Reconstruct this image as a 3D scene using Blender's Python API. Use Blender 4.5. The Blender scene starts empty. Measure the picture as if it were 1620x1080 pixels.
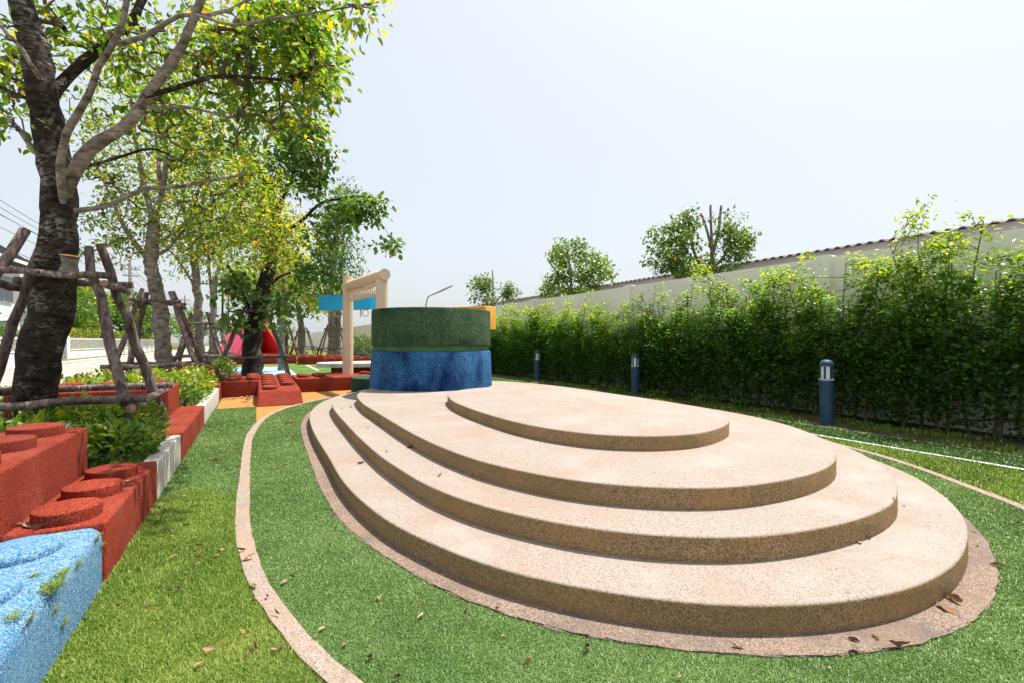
import bpy, bmesh, math, random
import numpy as np
R = math.radians
random.seed(7); rng = np.random.default_rng(7)
SC = bpy.context.scene; COL = SC.collection

# ------------------------------------------------------------------ camera
YAW = R(29.0); EYE = 1.4; FPX = 730.0          # grid axes: x across, y along the boundary wall
cam = bpy.data.cameras.new('camera'); camo = bpy.data.objects.new('camera', cam); COL.objects.link(camo)
cam.sensor_width = 36.0; cam.lens = 36.0 * FPX / 1620.0; cam.clip_start = 0.05; cam.clip_end = 3000
camo.location = (0, 0, EYE); camo.rotation_euler = (R(90), 0, -YAW)
SC.camera = camo
# ------------------------------------------------------------------ sky and sun
SUN_V = np.array([0.35, 0.05, 1.0]); SUN_V /= np.linalg.norm(SUN_V)
SUN_EL = math.asin(SUN_V[2]); SUN_AZ = math.atan2(SUN_V[0], SUN_V[1])
w = bpy.data.worlds.new('World'); SC.world = w; w.use_nodes = True
nt = w.node_tree; nt.nodes.clear()
sky = nt.nodes.new('ShaderNodeTexSky'); sky.sky_type = 'NISHITA'; sky.sun_disc = False
sky.sun_elevation = SUN_EL; sky.sun_rotation = SUN_AZ
sky.air_density = 1.0; sky.dust_density = 5.0; sky.ozone_density = 1.0
mx = nt.nodes.new('ShaderNodeMix'); mx.data_type = 'RGBA'; mx.blend_type = 'ADD'; mx.inputs[0].default_value = 1.0
mx.inputs[7].default_value = (3.75, 3.95, 4.1, 1)      # thin even haze over the whole sky
sk = nt.nodes.new('ShaderNodeMix'); sk.data_type = 'RGBA'; sk.blend_type = 'MULTIPLY'; sk.inputs[0].default_value = 1.0; sk.inputs[7].default_value = (0.41, 0.41, 0.41, 1)
bg = nt.nodes.new('ShaderNodeBackground'); bg.inputs[1].default_value = 0.10
wo = nt.nodes.new('ShaderNodeOutputWorld')
nt.links.new(sky.outputs[0], sk.inputs[6]); nt.links.new(sk.outputs[2], mx.inputs[6]); nt.links.new(mx.outputs[2], bg.inputs[0]); nt.links.new(bg.outputs[0], wo.inputs[0])
sl = bpy.data.lights.new('sun', 'SUN'); sl.energy = 5.0; sl.angle = R(0.6); sl.color = (1.0, 0.95, 0.87)
so = bpy.data.objects.new('sun', sl); COL.objects.link(so)
so.rotation_euler = (math.acos(SUN_V[2]), 0, math.atan2(SUN_V[1], SUN_V[0]) + R(90))
SC.view_settings.view_transform = 'Standard'; SC.view_settings.look = 'None'
SC.view_settings.exposure = 0.75; SC.view_settings.gamma = 1.0; SC.view_settings.use_curve_mapping = False
SC.render.engine = 'CYCLES'
SC.cycles.max_bounces = 8; SC.cycles.transparent_max_bounces = 8

# ------------------------------------------------------------------ helpers
CY, SY = math.cos(YAW), math.sin(YAW)
def P(px, py, Y):
    """point seen at photo pixel (px,py) standing Y metres in front of the viewer"""
    x = (px - 810) / FPX * Y
    return np.array([x * CY + Y * SY, -x * SY + Y * CY, EYE - (py - 540) / FPX * Y])

def tag(o, label=None, cat=None, group=None, kind=None):
    if label: o['label'] = label
    if cat: o['category'] = cat
    if group: o['group'] = group
    if kind: o['kind'] = kind
    return o
def empty(name, loc=(0, 0, 0), label=None, cat=None, group=None, rz=0):
    o = bpy.data.objects.new(name, None); COL.objects.link(o); o.location = loc; o.rotation_euler = (0, 0, rz)
    o.empty_display_size = 0.1
    return tag(o, label, cat, group)
def link(name, me, parent=None, loc=None, rot=None, scale=None):
    o = bpy.data.objects.new(name, me); COL.objects.link(o)
    if parent is not None: o.parent = parent
    if loc is not None: o.location = loc
    if rot is not None: o.rotation_euler = rot
    if scale is not None: o.scale = scale
    return o
def mesh(name, V, F, mats, mi=None, smooth=False, attr=None):
    me = bpy.data.meshes.new(name)
    if isinstance(F, np.ndarray):
        V = np.asarray(V, np.float32); n, k = F.shape
        me.vertices.add(len(V)); me.vertices.foreach_set('co', V.ravel())
        me.loops.add(n * k); me.loops.foreach_set('vertex_index', F.astype(np.int32).ravel())
        me.polygons.add(n); me.polygons.foreach_set('loop_start', np.arange(0, n * k, k, dtype=np.int32))
        me.update(calc_edges=True)
    else:
        me.from_pydata([tuple(v) for v in V], [], F)
    for m in (mats if isinstance(mats, (list, tuple)) else [mats]): me.materials.append(m)
    if mi is not None: me.polygons.foreach_set('material_index', np.asarray(mi, np.int32))
    if smooth: me.polygons.foreach_set('use_smooth', np.ones(len(me.polygons), bool))
    if attr is not None:
        a = me.attributes.new('tint', 'FLOAT', 'POINT'); a.data.foreach_set('value', np.asarray(attr, np.float32))
    me.validate(); me.update()
    return me
def copy_tree(o, parent=None):
    c = o.copy(); COL.objects.link(c)
    if parent is not None: c.parent = parent
    for ch in [x for x in bpy.data.objects if x.parent == o]: copy_tree(ch, c)
    return c

# ---- outlines
def closed_curve(pts, n=220, smooth=3):
    p = np.array(pts, float); m = len(p); out = []
    for i in range(m):
        a, b, c_, d = p[i - 1], p[i], p[(i + 1) % m], p[(i + 2) % m]
        for t in np.linspace(0, 1, 14, endpoint=False):
            out.append(0.5 * ((2 * b) + (-a + c_) * t + (2 * a - 5 * b + 4 * c_ - d) * t * t + (-a + 3 * b - 3 * c_ + d) * t ** 3))
    return resample(np.array(out), n, smooth)
def resample(q, n, smooth=0):
    s = np.r_[0, np.cumsum(np.linalg.norm(np.diff(np.r_[q, q[:1]], axis=0), axis=1))]
    u = np.linspace(0, s[-1], n, endpoint=False); qq = np.r_[q, q[:1]]
    r = np.c_[np.interp(u, s, qq[:, 0]), np.interp(u, s, qq[:, 1])]
    for _ in range(smooth * 3): r = (np.roll(r, 1, 0) + 2 * r + np.roll(r, -1, 0)) / 4
    return r
def ccw(q):
    x, y = q[:, 0], q[:, 1]
    return q if np.sum(x * np.roll(y, -1) - np.roll(x, -1) * y) > 0 else q[::-1]
def normals(q):
    t = np.roll(q, -1, 0) - np.roll(q, 1, 0); t /= np.linalg.norm(t, axis=1)[:, None] + 1e-9
    return np.c_[t[:, 1], -t[:, 0]]
def rrect(x0, y0, x1, y1, r=0.03, k=4):
    r = min(r, (x1 - x0) / 2.01, (y1 - y0) / 2.01); q = []
    for cx, cy, a0 in ((x1 - r, y0 + r, -90), (x1 - r, y1 - r, 0), (x0 + r, y1 - r, 90), (x0 + r, y0 + r, 180)):
        for i in range(k + 1):
            a = R(a0 + 90 * i / k); q.append((cx + r * math.cos(a), cy + r * math.sin(a)))
    return np.array(q)
def circle(cx, cy, r, n=40):
    a = np.linspace(0, 2 * math.pi, n, endpoint=False); return np.c_[cx + r * np.cos(a), cy + r * np.sin(a)]
def slab(name, q, z0, z1, mats, r=0.02, parent=None, batter=0.0, dome=0.0, seg=3, jitter=0.0):
    """upright prism over outline q with a rounded top edge; mats = side or (side, top)"""
    q = ccw(np.asarray(q, float)); nn = normals(q); n = len(q)
    prof = [(batter, z0), (0.0, z1 - r)] + [(r * (1 - math.cos(R(90) * i / seg)) * -1, z1 - r + r * math.sin(R(90) * i / seg)) for i in range(1, seg + 1)]
    V = []
    for off, z in prof:
        k = q + nn * off
        if jitter: k = k + nn * rng.normal(0, jitter, (n, 1))
        V += [(a, b, z) for a, b in k]
    F, mi = [], []
    L = len(prof)
    for j in range(L - 1):
        for i in range(n):
            F.append((j * n + i, j * n + (i + 1) % n, (j + 1) * n + (i + 1) % n, (j + 1) * n + i))
            mi.append(0 if j < 2 else 1)
    last = (L - 1) * n
    if dome:
        c_ = q.mean(0); ring = last
        for f_, zz in ((0.66, 0.55), (0.33, 0.9)):
            base = len(V); rr = c_ + (q - nn * r - c_) * f_
            V += [(a, b, z1 + dome * zz) for a, b in rr]
            for i in range(n):
                F.append((ring + i, ring + (i + 1) % n, base + (i + 1) % n, base + i)); mi.append(1)
            ring = base
        V.append((c_[0], c_[1], z1 + dome)); a = len(V) - 1
        for i in range(n): F.append((ring + i, ring + (i + 1) % n, a)); mi.append(1)
    else:
        F.append(tuple(range(last, last + n))); mi.append(1)
    if not isinstance(mats, (list, tuple)): mats = [mats]; mi = None
    me = mesh(name, V, F, mats, mi, smooth=True)
    me.set_sharp_from_angle(angle=R(40))
    return link(name, me, parent)
def sheet(name, q, z, m, label=None, kind='structure', parent=None):
    q = ccw(np.asarray(q, float))
    o = link(name, mesh(name, [(a, b, z) for a, b in q], [tuple(range(len(q)))], m), parent)
    return tag(o, label, None, None, kind) if parent is None else o
def strip(name, qa, qb, z0, z1, m, closed=True, jitter=0.0, parent=None, sub=1):
    """raised flat band between two matched outlines, with skirts"""
    n = len(qa); V = []
    ja = rng.normal(0, jitter, (n, 2)) if jitter else 0; jb = rng.normal(0, jitter, (n, 2)) if jitter else 0
    qa = qa + ja; qb = qb + jb
    for q, z in ((qa, z0), (qa, z1), (qb, z1), (qb, z0)): V += [(a, b, z) for a, b in q]
    F = []
    for j in range(3):
        for i in range(n if closed else n - 1):
            k = (i + 1) % n; F.append((j * n + i, (j + 1) * n + i, (j + 1) * n + k, j * n + k))
    return link(name, mesh(name, V, F, m), parent)
def box(name, c_, d, m, parent=None, bev=0.01, rot=None):
    bm = bmesh.new(); bmesh.ops.create_cube(bm, size=1.0)
    for v in bm.verts: v.co = (v.co.x * d[0], v.co.y * d[1], v.co.z * d[2])
    if bev: bmesh.ops.bevel(bm, geom=bm.edges[:], offset=min(bev, min(d) * 0.4), segments=2, affect='EDGES', profile=0.7)
    me = bpy.data.meshes.new(name); bm.to_mesh(me); bm.free(); me.materials.append(m)
    return link(name, me, parent, c_, rot)
def frames(pts):
    p = np.asarray(pts, float); t = np.gradient(p, axis=0); t /= np.linalg.norm(t, axis=1)[:, None] + 1e-9
    up = np.array([0, 0, 1.0]) if abs(t[0][2]) < 0.85 else np.array([1.0, 0, 0])
    a = np.cross(t[0], up); a /= np.linalg.norm(a); A = []
    for i in range(len(p)):
        a = a - t[i] * np.dot(a, t[i]); a /= np.linalg.norm(a) + 1e-9; A.append(a.copy())
    A = np.array(A); return p, t, A, np.cross(t, A)
def tube_data(pts, rad, seg=8, rough=0.0, cap=True):
    p, t, A, B = frames(pts); n = len(p); rad = np.broadcast_to(np.asarray(rad, float), (n,))
    a = np.linspace(0, 2 * math.pi, seg, endpoint=False)
    rr = rad[:, None] * (1 + (rng.normal(0, rough, (n, seg)) if rough else 0))
    V = p[:, None] + rr[..., None] * (np.cos(a)[None, :, None] * A[:, None] + np.sin(a)[None, :, None] * B[:, None])
    V = V.reshape(-1, 3)
    i, j = np.meshgrid(np.arange(n - 1), np.arange(seg), indexing='ij'); k = (j + 1) % seg
    F = np.stack([i * seg + j, i * seg + k, (i + 1) * seg + k, (i + 1) * seg + j], -1).reshape(-1, 4).tolist()
    if cap: F += [list(range(seg))[::-1], list(range((n - 1) * seg, n * seg))]
    return V, F
def tube(name, pts, rad, m, parent=None, seg=8, rough=0.0, cap_mat=None):
    V, F = tube_data(pts, rad, seg, rough)
    mats = [m] + ([cap_mat] if cap_mat else []); mi = [0] * (len(F) - 2) + [1, 1] if cap_mat else None
    me = mesh(name, V, [tuple(f) for f in F], mats, mi, True); me.set_sharp_from_angle(angle=R(50))
    return link(name, me, parent)
def dense(pts, step):
    p = np.asarray(pts, float); m = len(p); out = []
    e = np.r_[[2 * p[0] - p[1]], p, [2 * p[-1] - p[-2]]]
    for i in range(m - 1):
        a, b, c_, d = e[i], e[i + 1], e[i + 2], e[i + 3]; k = max(1, int(np.linalg.norm(c_ - b) / step))
        for t in np.linspace(0, 1, k, endpoint=False):
            out.append(0.5 * ((2 * b) + (-a + c_) * t + (2 * a - 5 * b + 4 * c_ - d) * t * t + (-a + 3 * b - 3 * c_ + d) * t ** 3))
    out.append(p[-1]); return np.array(out)
def inside(q, pts):
    x, y = pts[:, 0], pts[:, 1]; r = np.zeros(len(pts), bool); j = len(q) - 1
    for i in range(len(q)):
        xi, yi = q[i]; xj, yj = q[j]
        c_ = ((yi > y) != (yj > y)) & (x < (xj - xi) * (y - yi) / (yj - yi + 1e-12) + xi)
        r ^= c_; j = i
    return r

# ------------------------------------------------------------------ materials
def new_mat(name):
    m = bpy.data.materials.new(name); m.use_nodes = True; t = m.node_tree; t.nodes.clear()
    out = t.nodes.new('ShaderNodeOutputMaterial'); b = t.nodes.new('ShaderNodeBsdfPrincipled')
    t.links.new(b.outputs[0], out.inputs[0]); return m, t, b, out
def nd(t, typ, **kw):
    n = t.nodes.new(typ)
    for k, v in kw.items():
        if k in ('op',): n.operation = v
        else: setattr(n, k, v)
    return n
def coords(t, stretch=(1, 1, 1)):
    g = nd(t, 'ShaderNodeNewGeometry'); mp = nd(t, 'ShaderNodeMapping'); mp.inputs['Scale'].default_value = stretch
    t.links.new(g.outputs['Position'], mp.inputs[0]); return mp.outputs[0]
def noise(t, co, scale, detail=4, rough=0.55):
    n = nd(t, 'ShaderNodeTexNoise'); n.inputs['Scale'].default_value = scale; n.inputs['Detail'].default_value = detail
    n.inputs['Roughness'].default_value = rough; t.links.new(co, n.inputs['Vector']); return n.outputs['Fac']
def vor(t, co, scale):
    n = nd(t, 'ShaderNodeTexVoronoi'); n.inputs['Scale'].default_value = scale; t.links.new(co, n.inputs['Vector']); return n
def ramp(t, fac, stops):
    r = nd(t, 'ShaderNodeValToRGB'); e = r.color_ramp.elements
    while len(e) < len(stops): e.new(0.5)
    for el, (p, c_) in zip(e, stops): el.position = p; el.color = (*c_, 1) if len(c_) == 3 else c_
    t.links.new(fac, r.inputs[0]); return r.outputs[0]
def mixc(t, fac, a, b, mode='MIX'):
    m = nd(t, 'ShaderNodeMix', data_type='RGBA', blend_type=mode)
    for s, v in ((0, fac), (6, a), (7, b)):
        if isinstance(v, (int, float)): m.inputs[s].default_value = v
        elif isinstance(v, tuple): m.inputs[s].default_value = (*v, 1) if len(v) == 3 else v
        else: t.links.new(v, m.inputs[s])
    return m.outputs[2]
def bump(t, b, h, strength=0.3, dist=0.01):
    n = nd(t, 'ShaderNodeBump'); n.inputs['Strength'].default_value = strength; n.inputs['Distance'].default_value = dist
    t.links.new(h, n.inputs['Height']); t.links.new(n.outputs[0], b.inputs['Normal'])
def simple(name, col, rough=0.6, var=0.12, scale=6.0, spec=0.3, metal=0.0, bmp=0.0, bscale=60):
    m, t, b, o = new_mat(name); co = coords(t)
    f = noise(t, co, scale)
    lo = tuple(c_ * (1 - var) for c_ in col); hi = tuple(min(1, c_ * (1 + var)) for c_ in col)
    t.links.new(ramp(t, f, [(0.3, lo), (0.7, hi)]), b.inputs['Base Color'])
    b.inputs['Roughness'].default_value = rough; b.inputs['Specular IOR Level'].default_value = spec; b.inputs['Metallic'].default_value = metal
    if bmp: bump(t, b, noise(t, co, bscale, 5), bmp)
    return m
def granular(name, dark, mid, light, cell=170, rough=0.85, stain=None, stain_scale=1.6, stain_amt=0.5, bmp=0.5, blotch=None, spec=0.25, stops=(0.08, 0.5, 0.92), edge=(0.42, 0.68), sstretch=None):
    """bonded granules: each cell its own tint, plus weathering patches"""
    m, t, b, o = new_mat(name); co = coords(t)
    v = vor(t, co, cell); sp = nd(t, 'ShaderNodeSeparateColor'); t.links.new(v.outputs['Color'], sp.inputs[0])
    c_ = ramp(t, sp.outputs[0], [(stops[0], dark), (stops[1], mid), (stops[2], light)])
    v2 = vor(t, co, cell * 0.5); sp2 = nd(t, 'ShaderNodeSeparateColor'); t.links.new(v2.outputs['Color'], sp2.inputs[0])
    c_ = mixc(t, 0.22, c_, ramp(t, sp2.outputs[1], [(0.1, dark), (0.5, mid), (0.95, light)]))
    if stain:
        f = noise(t, coords(t, sstretch) if sstretch else co, stain_scale, 6, 0.62)
        f = ramp(t, f, [(edge[0], (0, 0, 0)), (edge[1], (stain_amt,) * 3)])
        c_ = mixc(t, f, c_, stain)
    if blotch:
        f = noise(t, co, blotch[1], 5, 0.6); f = ramp(t, f, [(0.5, (0, 0, 0)), (0.75, (blotch[2],) * 3)]); c_ = mixc(t, f, c_, blotch[0])
    t.links.new(c_, b.inputs['Base Color']); b.inputs['Roughness'].default_value = rough; b.inputs['Specular IOR Level'].default_value = spec
    if bmp: bump(t, b, v.outputs['Distance'], bmp, 0.006)
    return m
def tinted(name, stops, rough=0.5, trans=0.35, spec=0.4, gain=1.6):
    """leaf or blade material, colour from the per-leaf tint attribute"""
    m, t, b, o = new_mat(name)
    a = nd(t, 'ShaderNodeAttribute', attribute_name='tint')
    c_ = ramp(t, a.outputs['Fac'], stops); t.links.new(c_, b.inputs['Base Color'])
    b.inputs['Roughness'].default_value = rough; b.inputs['Specular IOR Level'].default_value = spec
    tr = nd(t, 'ShaderNodeBsdfTranslucent'); g = mixc(t, 1.0, c_, (gain, gain * 0.95, gain * 0.35), 'MULTIPLY'); t.links.new(g, tr.inputs[0])
    ms = nd(t, 'ShaderNodeMixShader'); ms.inputs[0].default_value = trans
    t.links.new(b.outputs[0], ms.inputs[1]); t.links.new(tr.outputs[0], ms.inputs[2]); t.links.new(ms.outputs[0], o.inputs[0])
    return m
def bark(name, dark, mid, pale, stretch=(9, 9, 22), pale_amt=0.5, bmp=0.8, sc=1.0):
    m, t, b, o = new_mat(name); co = coords(t, stretch); co2 = coords(t)
    f = noise(t, co, 1.0 * sc, 6, 0.65); c_ = ramp(t, f, [(0.35, dark), (0.6, mid)])
    f2 = noise(t, co2, 2.6, 6, 0.7); f2 = ramp(t, f2, [(0.5, (0, 0, 0)), (0.66, (pale_amt,) * 3)])
    f3 = noise(t, co, 2.4 * sc, 3, 0.6); f3 = ramp(t, f3, [(0.45, (0, 0, 0)), (0.6, (1, 1, 1))])
    c_ = mixc(t, mixc(t, 1.0, f2, f3, 'MULTIPLY'), c_, pale)
    t.links.new(c_, b.inputs['Base Color']); b.inputs['Roughness'].default_value = 0.9; b.inputs['Specular IOR Level'].default_value = 0.15
    bump(t, b, f, bmp, 0.03); return m

M = {}
M['step_top'] = granular('washed_gravel_top', (0.13, 0.088, 0.064), (0.282, 0.232, 0.196), (0.338, 0.300, 0.268), 190, 0.92, (0.265, 0.175, 0.122), 1.1, 0.45, 0.14, ((0.335, 0.296, 0.275), 1.9, 0.8), stops=(0.0, 0.28, 0.9), edge=(0.46, 0.66))
M['step_side'] = granular('washed_gravel_riser', (0.10, 0.056, 0.022), (0.295, 0.185, 0.088), (0.52, 0.39, 0.23), 220, 0.8, (0.19, 0.145, 0.062), 1.1, 0.65, 0.3, ((0.42, 0.215, 0.085), 2.3, 0.55), stops=(0.12, 0.6, 0.97))
M['apron'] = granular('apron_gravel', (0.08, 0.056, 0.045), (0.22, 0.155, 0.118), (0.33, 0.255, 0.20), 180, 0.92, (0.10, 0.085, 0.08), 2.6, 0.75, 0.5, ((0.30, 0.18, 0.105), 1.6, 0.5))
M['band'] = granular('washed_band', (0.15, 0.105, 0.078), (0.275, 0.222, 0.184), (0.36, 0.30, 0.26), 190, 0.92, (0.32, 0.19, 0.115), 1.8, 0.5, 0.3, ((0.17, 0.14, 0.12), 7.0, 0.5))
M['red'] = granular('red_rubber', (0.07, 0.009, 0.006), (0.255, 0.028, 0.015), (0.38, 0.078, 0.043), 200, 0.9, (0.13, 0.020, 0.012), 1.3, 0.6, 0.7, ((0.26, 0.085, 0.062), 2.4, 0.5), spec=0.12)
M['blue_light'] = granular('light_blue_rubber', (0.010, 0.075, 0.19), (0.058, 0.190, 0.34), (0.34, 0.44, 0.51), 210, 0.9, (0.04, 0.16, 0.33), 1.5, 0.6, 0.5, ((0.22, 0.33, 0.42), 2.6, 0.45), spec=0.1, stops=(0.05, 0.5, 1.0))
M['orange'] = granular('orange_rubber', (0.20, 0.07, 0.014), (0.38, 0.165, 0.038), (0.50, 0.28, 0.09), 180, 0.92, (0.27, 0.13, 0.045), 1.4, 0.5, 0.4)
M['drum_blue'] = granular('drum_blue_rubber', (0.002, 0.018, 0.075), (0.010, 0.082, 0.26), (0.13, 0.40, 0.63), 130, 0.8, (0.002, 0.018, 0.095), 1.7, 0.95, 0.6, ((0.04, 0.20, 0.44), 2.0, 0.5), stops=(0.1, 0.55, 0.97), edge=(0.38, 0.58), spec=0.15, sstretch=(1, 1, 0.5))
M['drum_green'] = granular('drum_green_rubber', (0.005, 0.022, 0.012), (0.024, 0.070, 0.034), (0.20, 0.28, 0.14), 130, 0.8, (0.007, 0.034, 0.019), 1.1, 0.85, 0.6, ((0.085, 0.135, 0.055), 2.0, 0.5), stops=(0.15, 0.62, 0.99), edge=(0.46, 0.64), spec=0.15)
M['groove'] = granular('groove_green_rubber', (0.02, 0.07, 0.03), (0.06, 0.16, 0.06), (0.12, 0.24, 0.10), 130, 0.8, (0.02, 0.07, 0.03), 3.0, 0.6, 0.3)
M['dark_green'] = granular('bottle_green_rubber', (0.004, 0.02, 0.014), (0.012, 0.05, 0.032), (0.03, 0.12, 0.075), 120, 0.8, (0.006, 0.03, 0.02), 1.5, 0.5, 0.4)
M['white_kerb'] = granular('white_washed_kerb', (0.26, 0.23, 0.20), (0.50, 0.47, 0.42), (0.64, 0.61, 0.56), 170, 0.9, (0.30, 0.27, 0.235), 2.6, 0.55, 0.3)
M['yellow'] = simple('yellow_rubber', (0.70, 0.34, 0.045), 0.7, 0.1, 5, bmp=0.2, bscale=120)
M['beige'] = simple('beige_paint', (0.68, 0.55, 0.40), 0.45, 0.06, 3, 0.4)
M['sky_blue'] = simple('bright_blue_paint', (0.010, 0.50, 0.95), 0.4, 0.04, 2, 0.4)
M['pink'] = simple('pink_red_paint', (0.62, 0.05, 0.11), 0.5, 0.08, 1.5, 0.4)
M['tent_red'] = simple('red_paint', (0.62, 0.02, 0.02), 0.5, 0.08, 1.5, 0.4)
M['concrete'] = simple('pale_concrete', (0.50, 0.47, 0.43), 0.9, 0.2, 3, 0.2, bmp=0.2)
M['wood'] = bark('grey_timber', (0.05, 0.034, 0.030), (0.21, 0.155, 0.14), (0.50, 0.45, 0.41), (20, 20, 3.5), 0.95, 1.0)
M['wood_far'] = bark('grey_timber_far', (0.07, 0.05, 0.042), (0.19, 0.145, 0.12), (0.34, 0.29, 0.26), (10, 10, 4), 0.6, 0.5)
M['cutwood'] = simple('sawn_wood', (0.30, 0.19, 0.10), 0.9, 0.4, 22, 0.2)
M['cutfresh'] = simple('fresh_cut_wood', (0.62, 0.30, 0.08), 0.8, 0.35, 26, 0.2)
M['bark_dark'] = bark('dark_bark', (0.008, 0.006, 0.005), (0.045, 0.033, 0.026), (0.30, 0.275, 0.25), (7, 7, 17), 0.85, 1.0)
M['bark_grey'] = bark('grey_bark', (0.07, 0.055, 0.045), (0.29, 0.25, 0.215), (0.50, 0.465, 0.43), (6, 6, 16), 0.8, 0.8)
M['twig'] = simple('twig_bark', (0.12, 0.092, 0.07), 0.9, 0.3, 12, 0.15)
M['soil'] = simple('dry_soil', (0.12, 0.085, 0.055), 0.95, 0.45, 9, 0.1, bmp=0.8, bscale=40)

def ground_mat(name, stops, scale=1.2, fine=90, bmp=0.6, dry=None):
    m, t, b, o = new_mat(name); co = coords(t)
    f = noise(t, co, scale, 6, 0.6); f2 = noise(t, co, fine, 3, 0.7)
    mm = nd(t, 'ShaderNodeMath', op='MULTIPLY_ADD'); t.links.new(f2, mm.inputs[0]); mm.inputs[1].default_value = 0.8
    mm2 = nd(t, 'ShaderNodeMath', op='ADD'); mm2.inputs[1].default_value = -0.4; t.links.new(f, mm2.inputs[0]); t.links.new(mm2.outputs[0], mm.inputs[2])
    c_ = ramp(t, mm.outputs[0], stops)
    if dry:
        fd = noise(t, co, dry[1], 5, 0.6); c_ = mixc(t, ramp(t, fd, [(0.52, (0, 0, 0)), (0.7, (dry[2],) * 3)]), c_, dry[0])
    t.links.new(c_, b.inputs['Base Color']); b.inputs['Roughness'].default_value = 0.95; b.inputs['Specular IOR Level'].default_value = 0.1
    bump(t, b, f2, bmp, 0.02); return m
M['earth'] = ground_mat('earth_and_grass', [(0.2, (0.05, 0.055, 0.02)), (0.5, (0.12, 0.13, 0.04)), (0.8, (0.22, 0.2, 0.08))], 0.5, 30)
M['lawn'] = ground_mat('lawn_thatch', [(0.2, (0.05, 0.06, 0.012)), (0.5, (0.12, 0.145, 0.025)), (0.85, (0.24, 0.25, 0.06))], 1.5, 120, dry=((0.24, 0.19, 0.08), 1.1, 0.5))
M['turf'] = ground_mat('turf_backing', [(0.2, (0.025, 0.06, 0.014)), (0.5, (0.07, 0.15, 0.036)), (0.85, (0.16, 0.27, 0.08))], 1.2, 160)
M['dark_turf_shade'] = ground_mat('dark_turf_with_hedge_shade', [(0.2, (0.012, 0.04, 0.006)), (0.5, (0.03, 0.10, 0.012)), (0.85, (0.08, 0.2, 0.025))], 1.2, 120)  # dark green turf, with the hedge's shade also mixed into the colour
M['verge'] = ground_mat('dirt_and_thin_grass', [(0.2, (0.03, 0.03, 0.012)), (0.5, (0.085, 0.08, 0.03)), (0.85, (0.17, 0.14, 0.06))], 2.2, 60, 0.8)
M['road'] = ground_mat('concrete_road', [(0.2, (0.22, 0.20, 0.185)), (0.5, (0.32, 0.295, 0.27)), (0.85, (0.42, 0.39, 0.36))], 0.5, 26, 0.15, dry=((0.26, 0.19, 0.12), 0.7, 0.6))
M['line'] = simple('white_line_paint', (0.40, 0.42, 0.45), 0.7, 0.35, 14, 0.2)
M['blue_mat'] = granular('pale_blue_mat', (0.10, 0.30, 0.52), (0.22, 0.48, 0.72), (0.45, 0.66, 0.82), 90, 0.9, None, bmp=0.1)
M['leaf'] = tinted('tree_leaf', [(0.0, (0.035, 0.085, 0.012)), (0.4, (0.075, 0.155, 0.018)), (0.72, (0.19, 0.25, 0.022)), (0.9, (0.42, 0.33, 0.02)), (1.0, (0.50, 0.22, 0.02))], 0.45, 0.50, 0.4, 2.6)
M['leaf_dark'] = tinted('dark_leaf', [(0.0, (0.022, 0.065, 0.012)), (0.5, (0.052, 0.13, 0.022)), (0.88, (0.14, 0.21, 0.03)), (1.0, (0.34, 0.13, 0.03))], 0.35, 0.36, 0.5, 2.4)
M['leaf_hedge'] = tinted('hedge_leaf', [(0.0, (0.022, 0.07, 0.008)), (0.5, (0.055, 0.145, 0.014)), (0.85, (0.16, 0.26, 0.022)), (1.0, (0.32, 0.34, 0.03))], 0.34, 0.45, 0.45, 2.6)
M['leaf_shrub'] = tinted('shrub_leaf', [(0.0, (0.03, 0.085, 0.012)), (0.5, (0.07, 0.17, 0.018)), (0.85, (0.20, 0.30, 0.025)), (1.0, (0.48, 0.36, 0.02))], 0.28, 0.3, 0.55, 2.0)
M['blade_turf'] = tinted('turf_blade', [(0.0, (0.030, 0.085, 0.016)), (0.5, (0.138, 0.228, 0.062)), (0.85, (0.265, 0.365, 0.145)), (1.0, (0.42, 0.48, 0.27))], 0.42, 0.2, 0.3, 1.4)
M['blade_lawn'] = tinted('lawn_blade', [(0.0, (0.045, 0.09, 0.012)), (0.5, (0.148, 0.248, 0.034)), (0.85, (0.32, 0.41, 0.09)), (1.0, (0.46, 0.37, 0.16))], 0.5, 0.25, 0.25, 1.5)
M['dry_leaf'] = tinted('dry_leaf', [(0.0, (0.09, 0.045, 0.028)), (0.5, (0.25, 0.14, 0.085)), (0.8, (0.48, 0.34, 0.24)), (0.95, (0.62, 0.30, 0.17)), (1.0, (0.5, 0.36, 0.03))], 0.8, 0.15, 0.15, 1.2)
M['wall'] = granular('painted_wall', (0.78, 0.75, 0.67), (0.84, 0.82, 0.75), (0.86, 0.85, 0.79), 40, 0.9, (0.66, 0.62, 0.53), 0.8, 0.35, 0.05)
M['lilac'] = simple('lilac_plaster', (0.42, 0.38, 0.41), 0.9, 0.06, 1.0, 0.2)
M['fascia'] = simple('fascia_board', (0.48, 0.44, 0.47), 0.8, 0.06, 1.0, 0.2)
M['tile'] = simple('roof_tile', (0.16, 0.13, 0.14), 0.85, 0.25, 3.0, 0.2)
M['bollard'] = simple('slate_blue_paint', (0.018, 0.052, 0.105), 0.55, 0.3, 7, 0.4, bmp=0.1)
M['diffuser'] = simple('frosted_diffuser', (0.72, 0.75, 0.78), 0.35, 0.04, 4, 0.5)
M['white_wall'] = simple('white_plaster', (0.66, 0.68, 0.70), 0.9, 0.07, 0.8, 0.2)
M['white_paint'] = simple('white_paint', (0.74, 0.74, 0.74), 0.6, 0.06, 2, 0.3)
M['grey_metal'] = simple('grey_gate_metal', (0.10, 0.105, 0.11), 0.5, 0.15, 5, 0.4)
M['pole'] = simple('concrete_pole', (0.42, 0.40, 0.39), 0.9, 0.12, 2, 0.2)
M['wire'] = simple('black_cable', (0.02, 0.02, 0.022), 0.6, 0.1, 2, 0.3)
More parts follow.
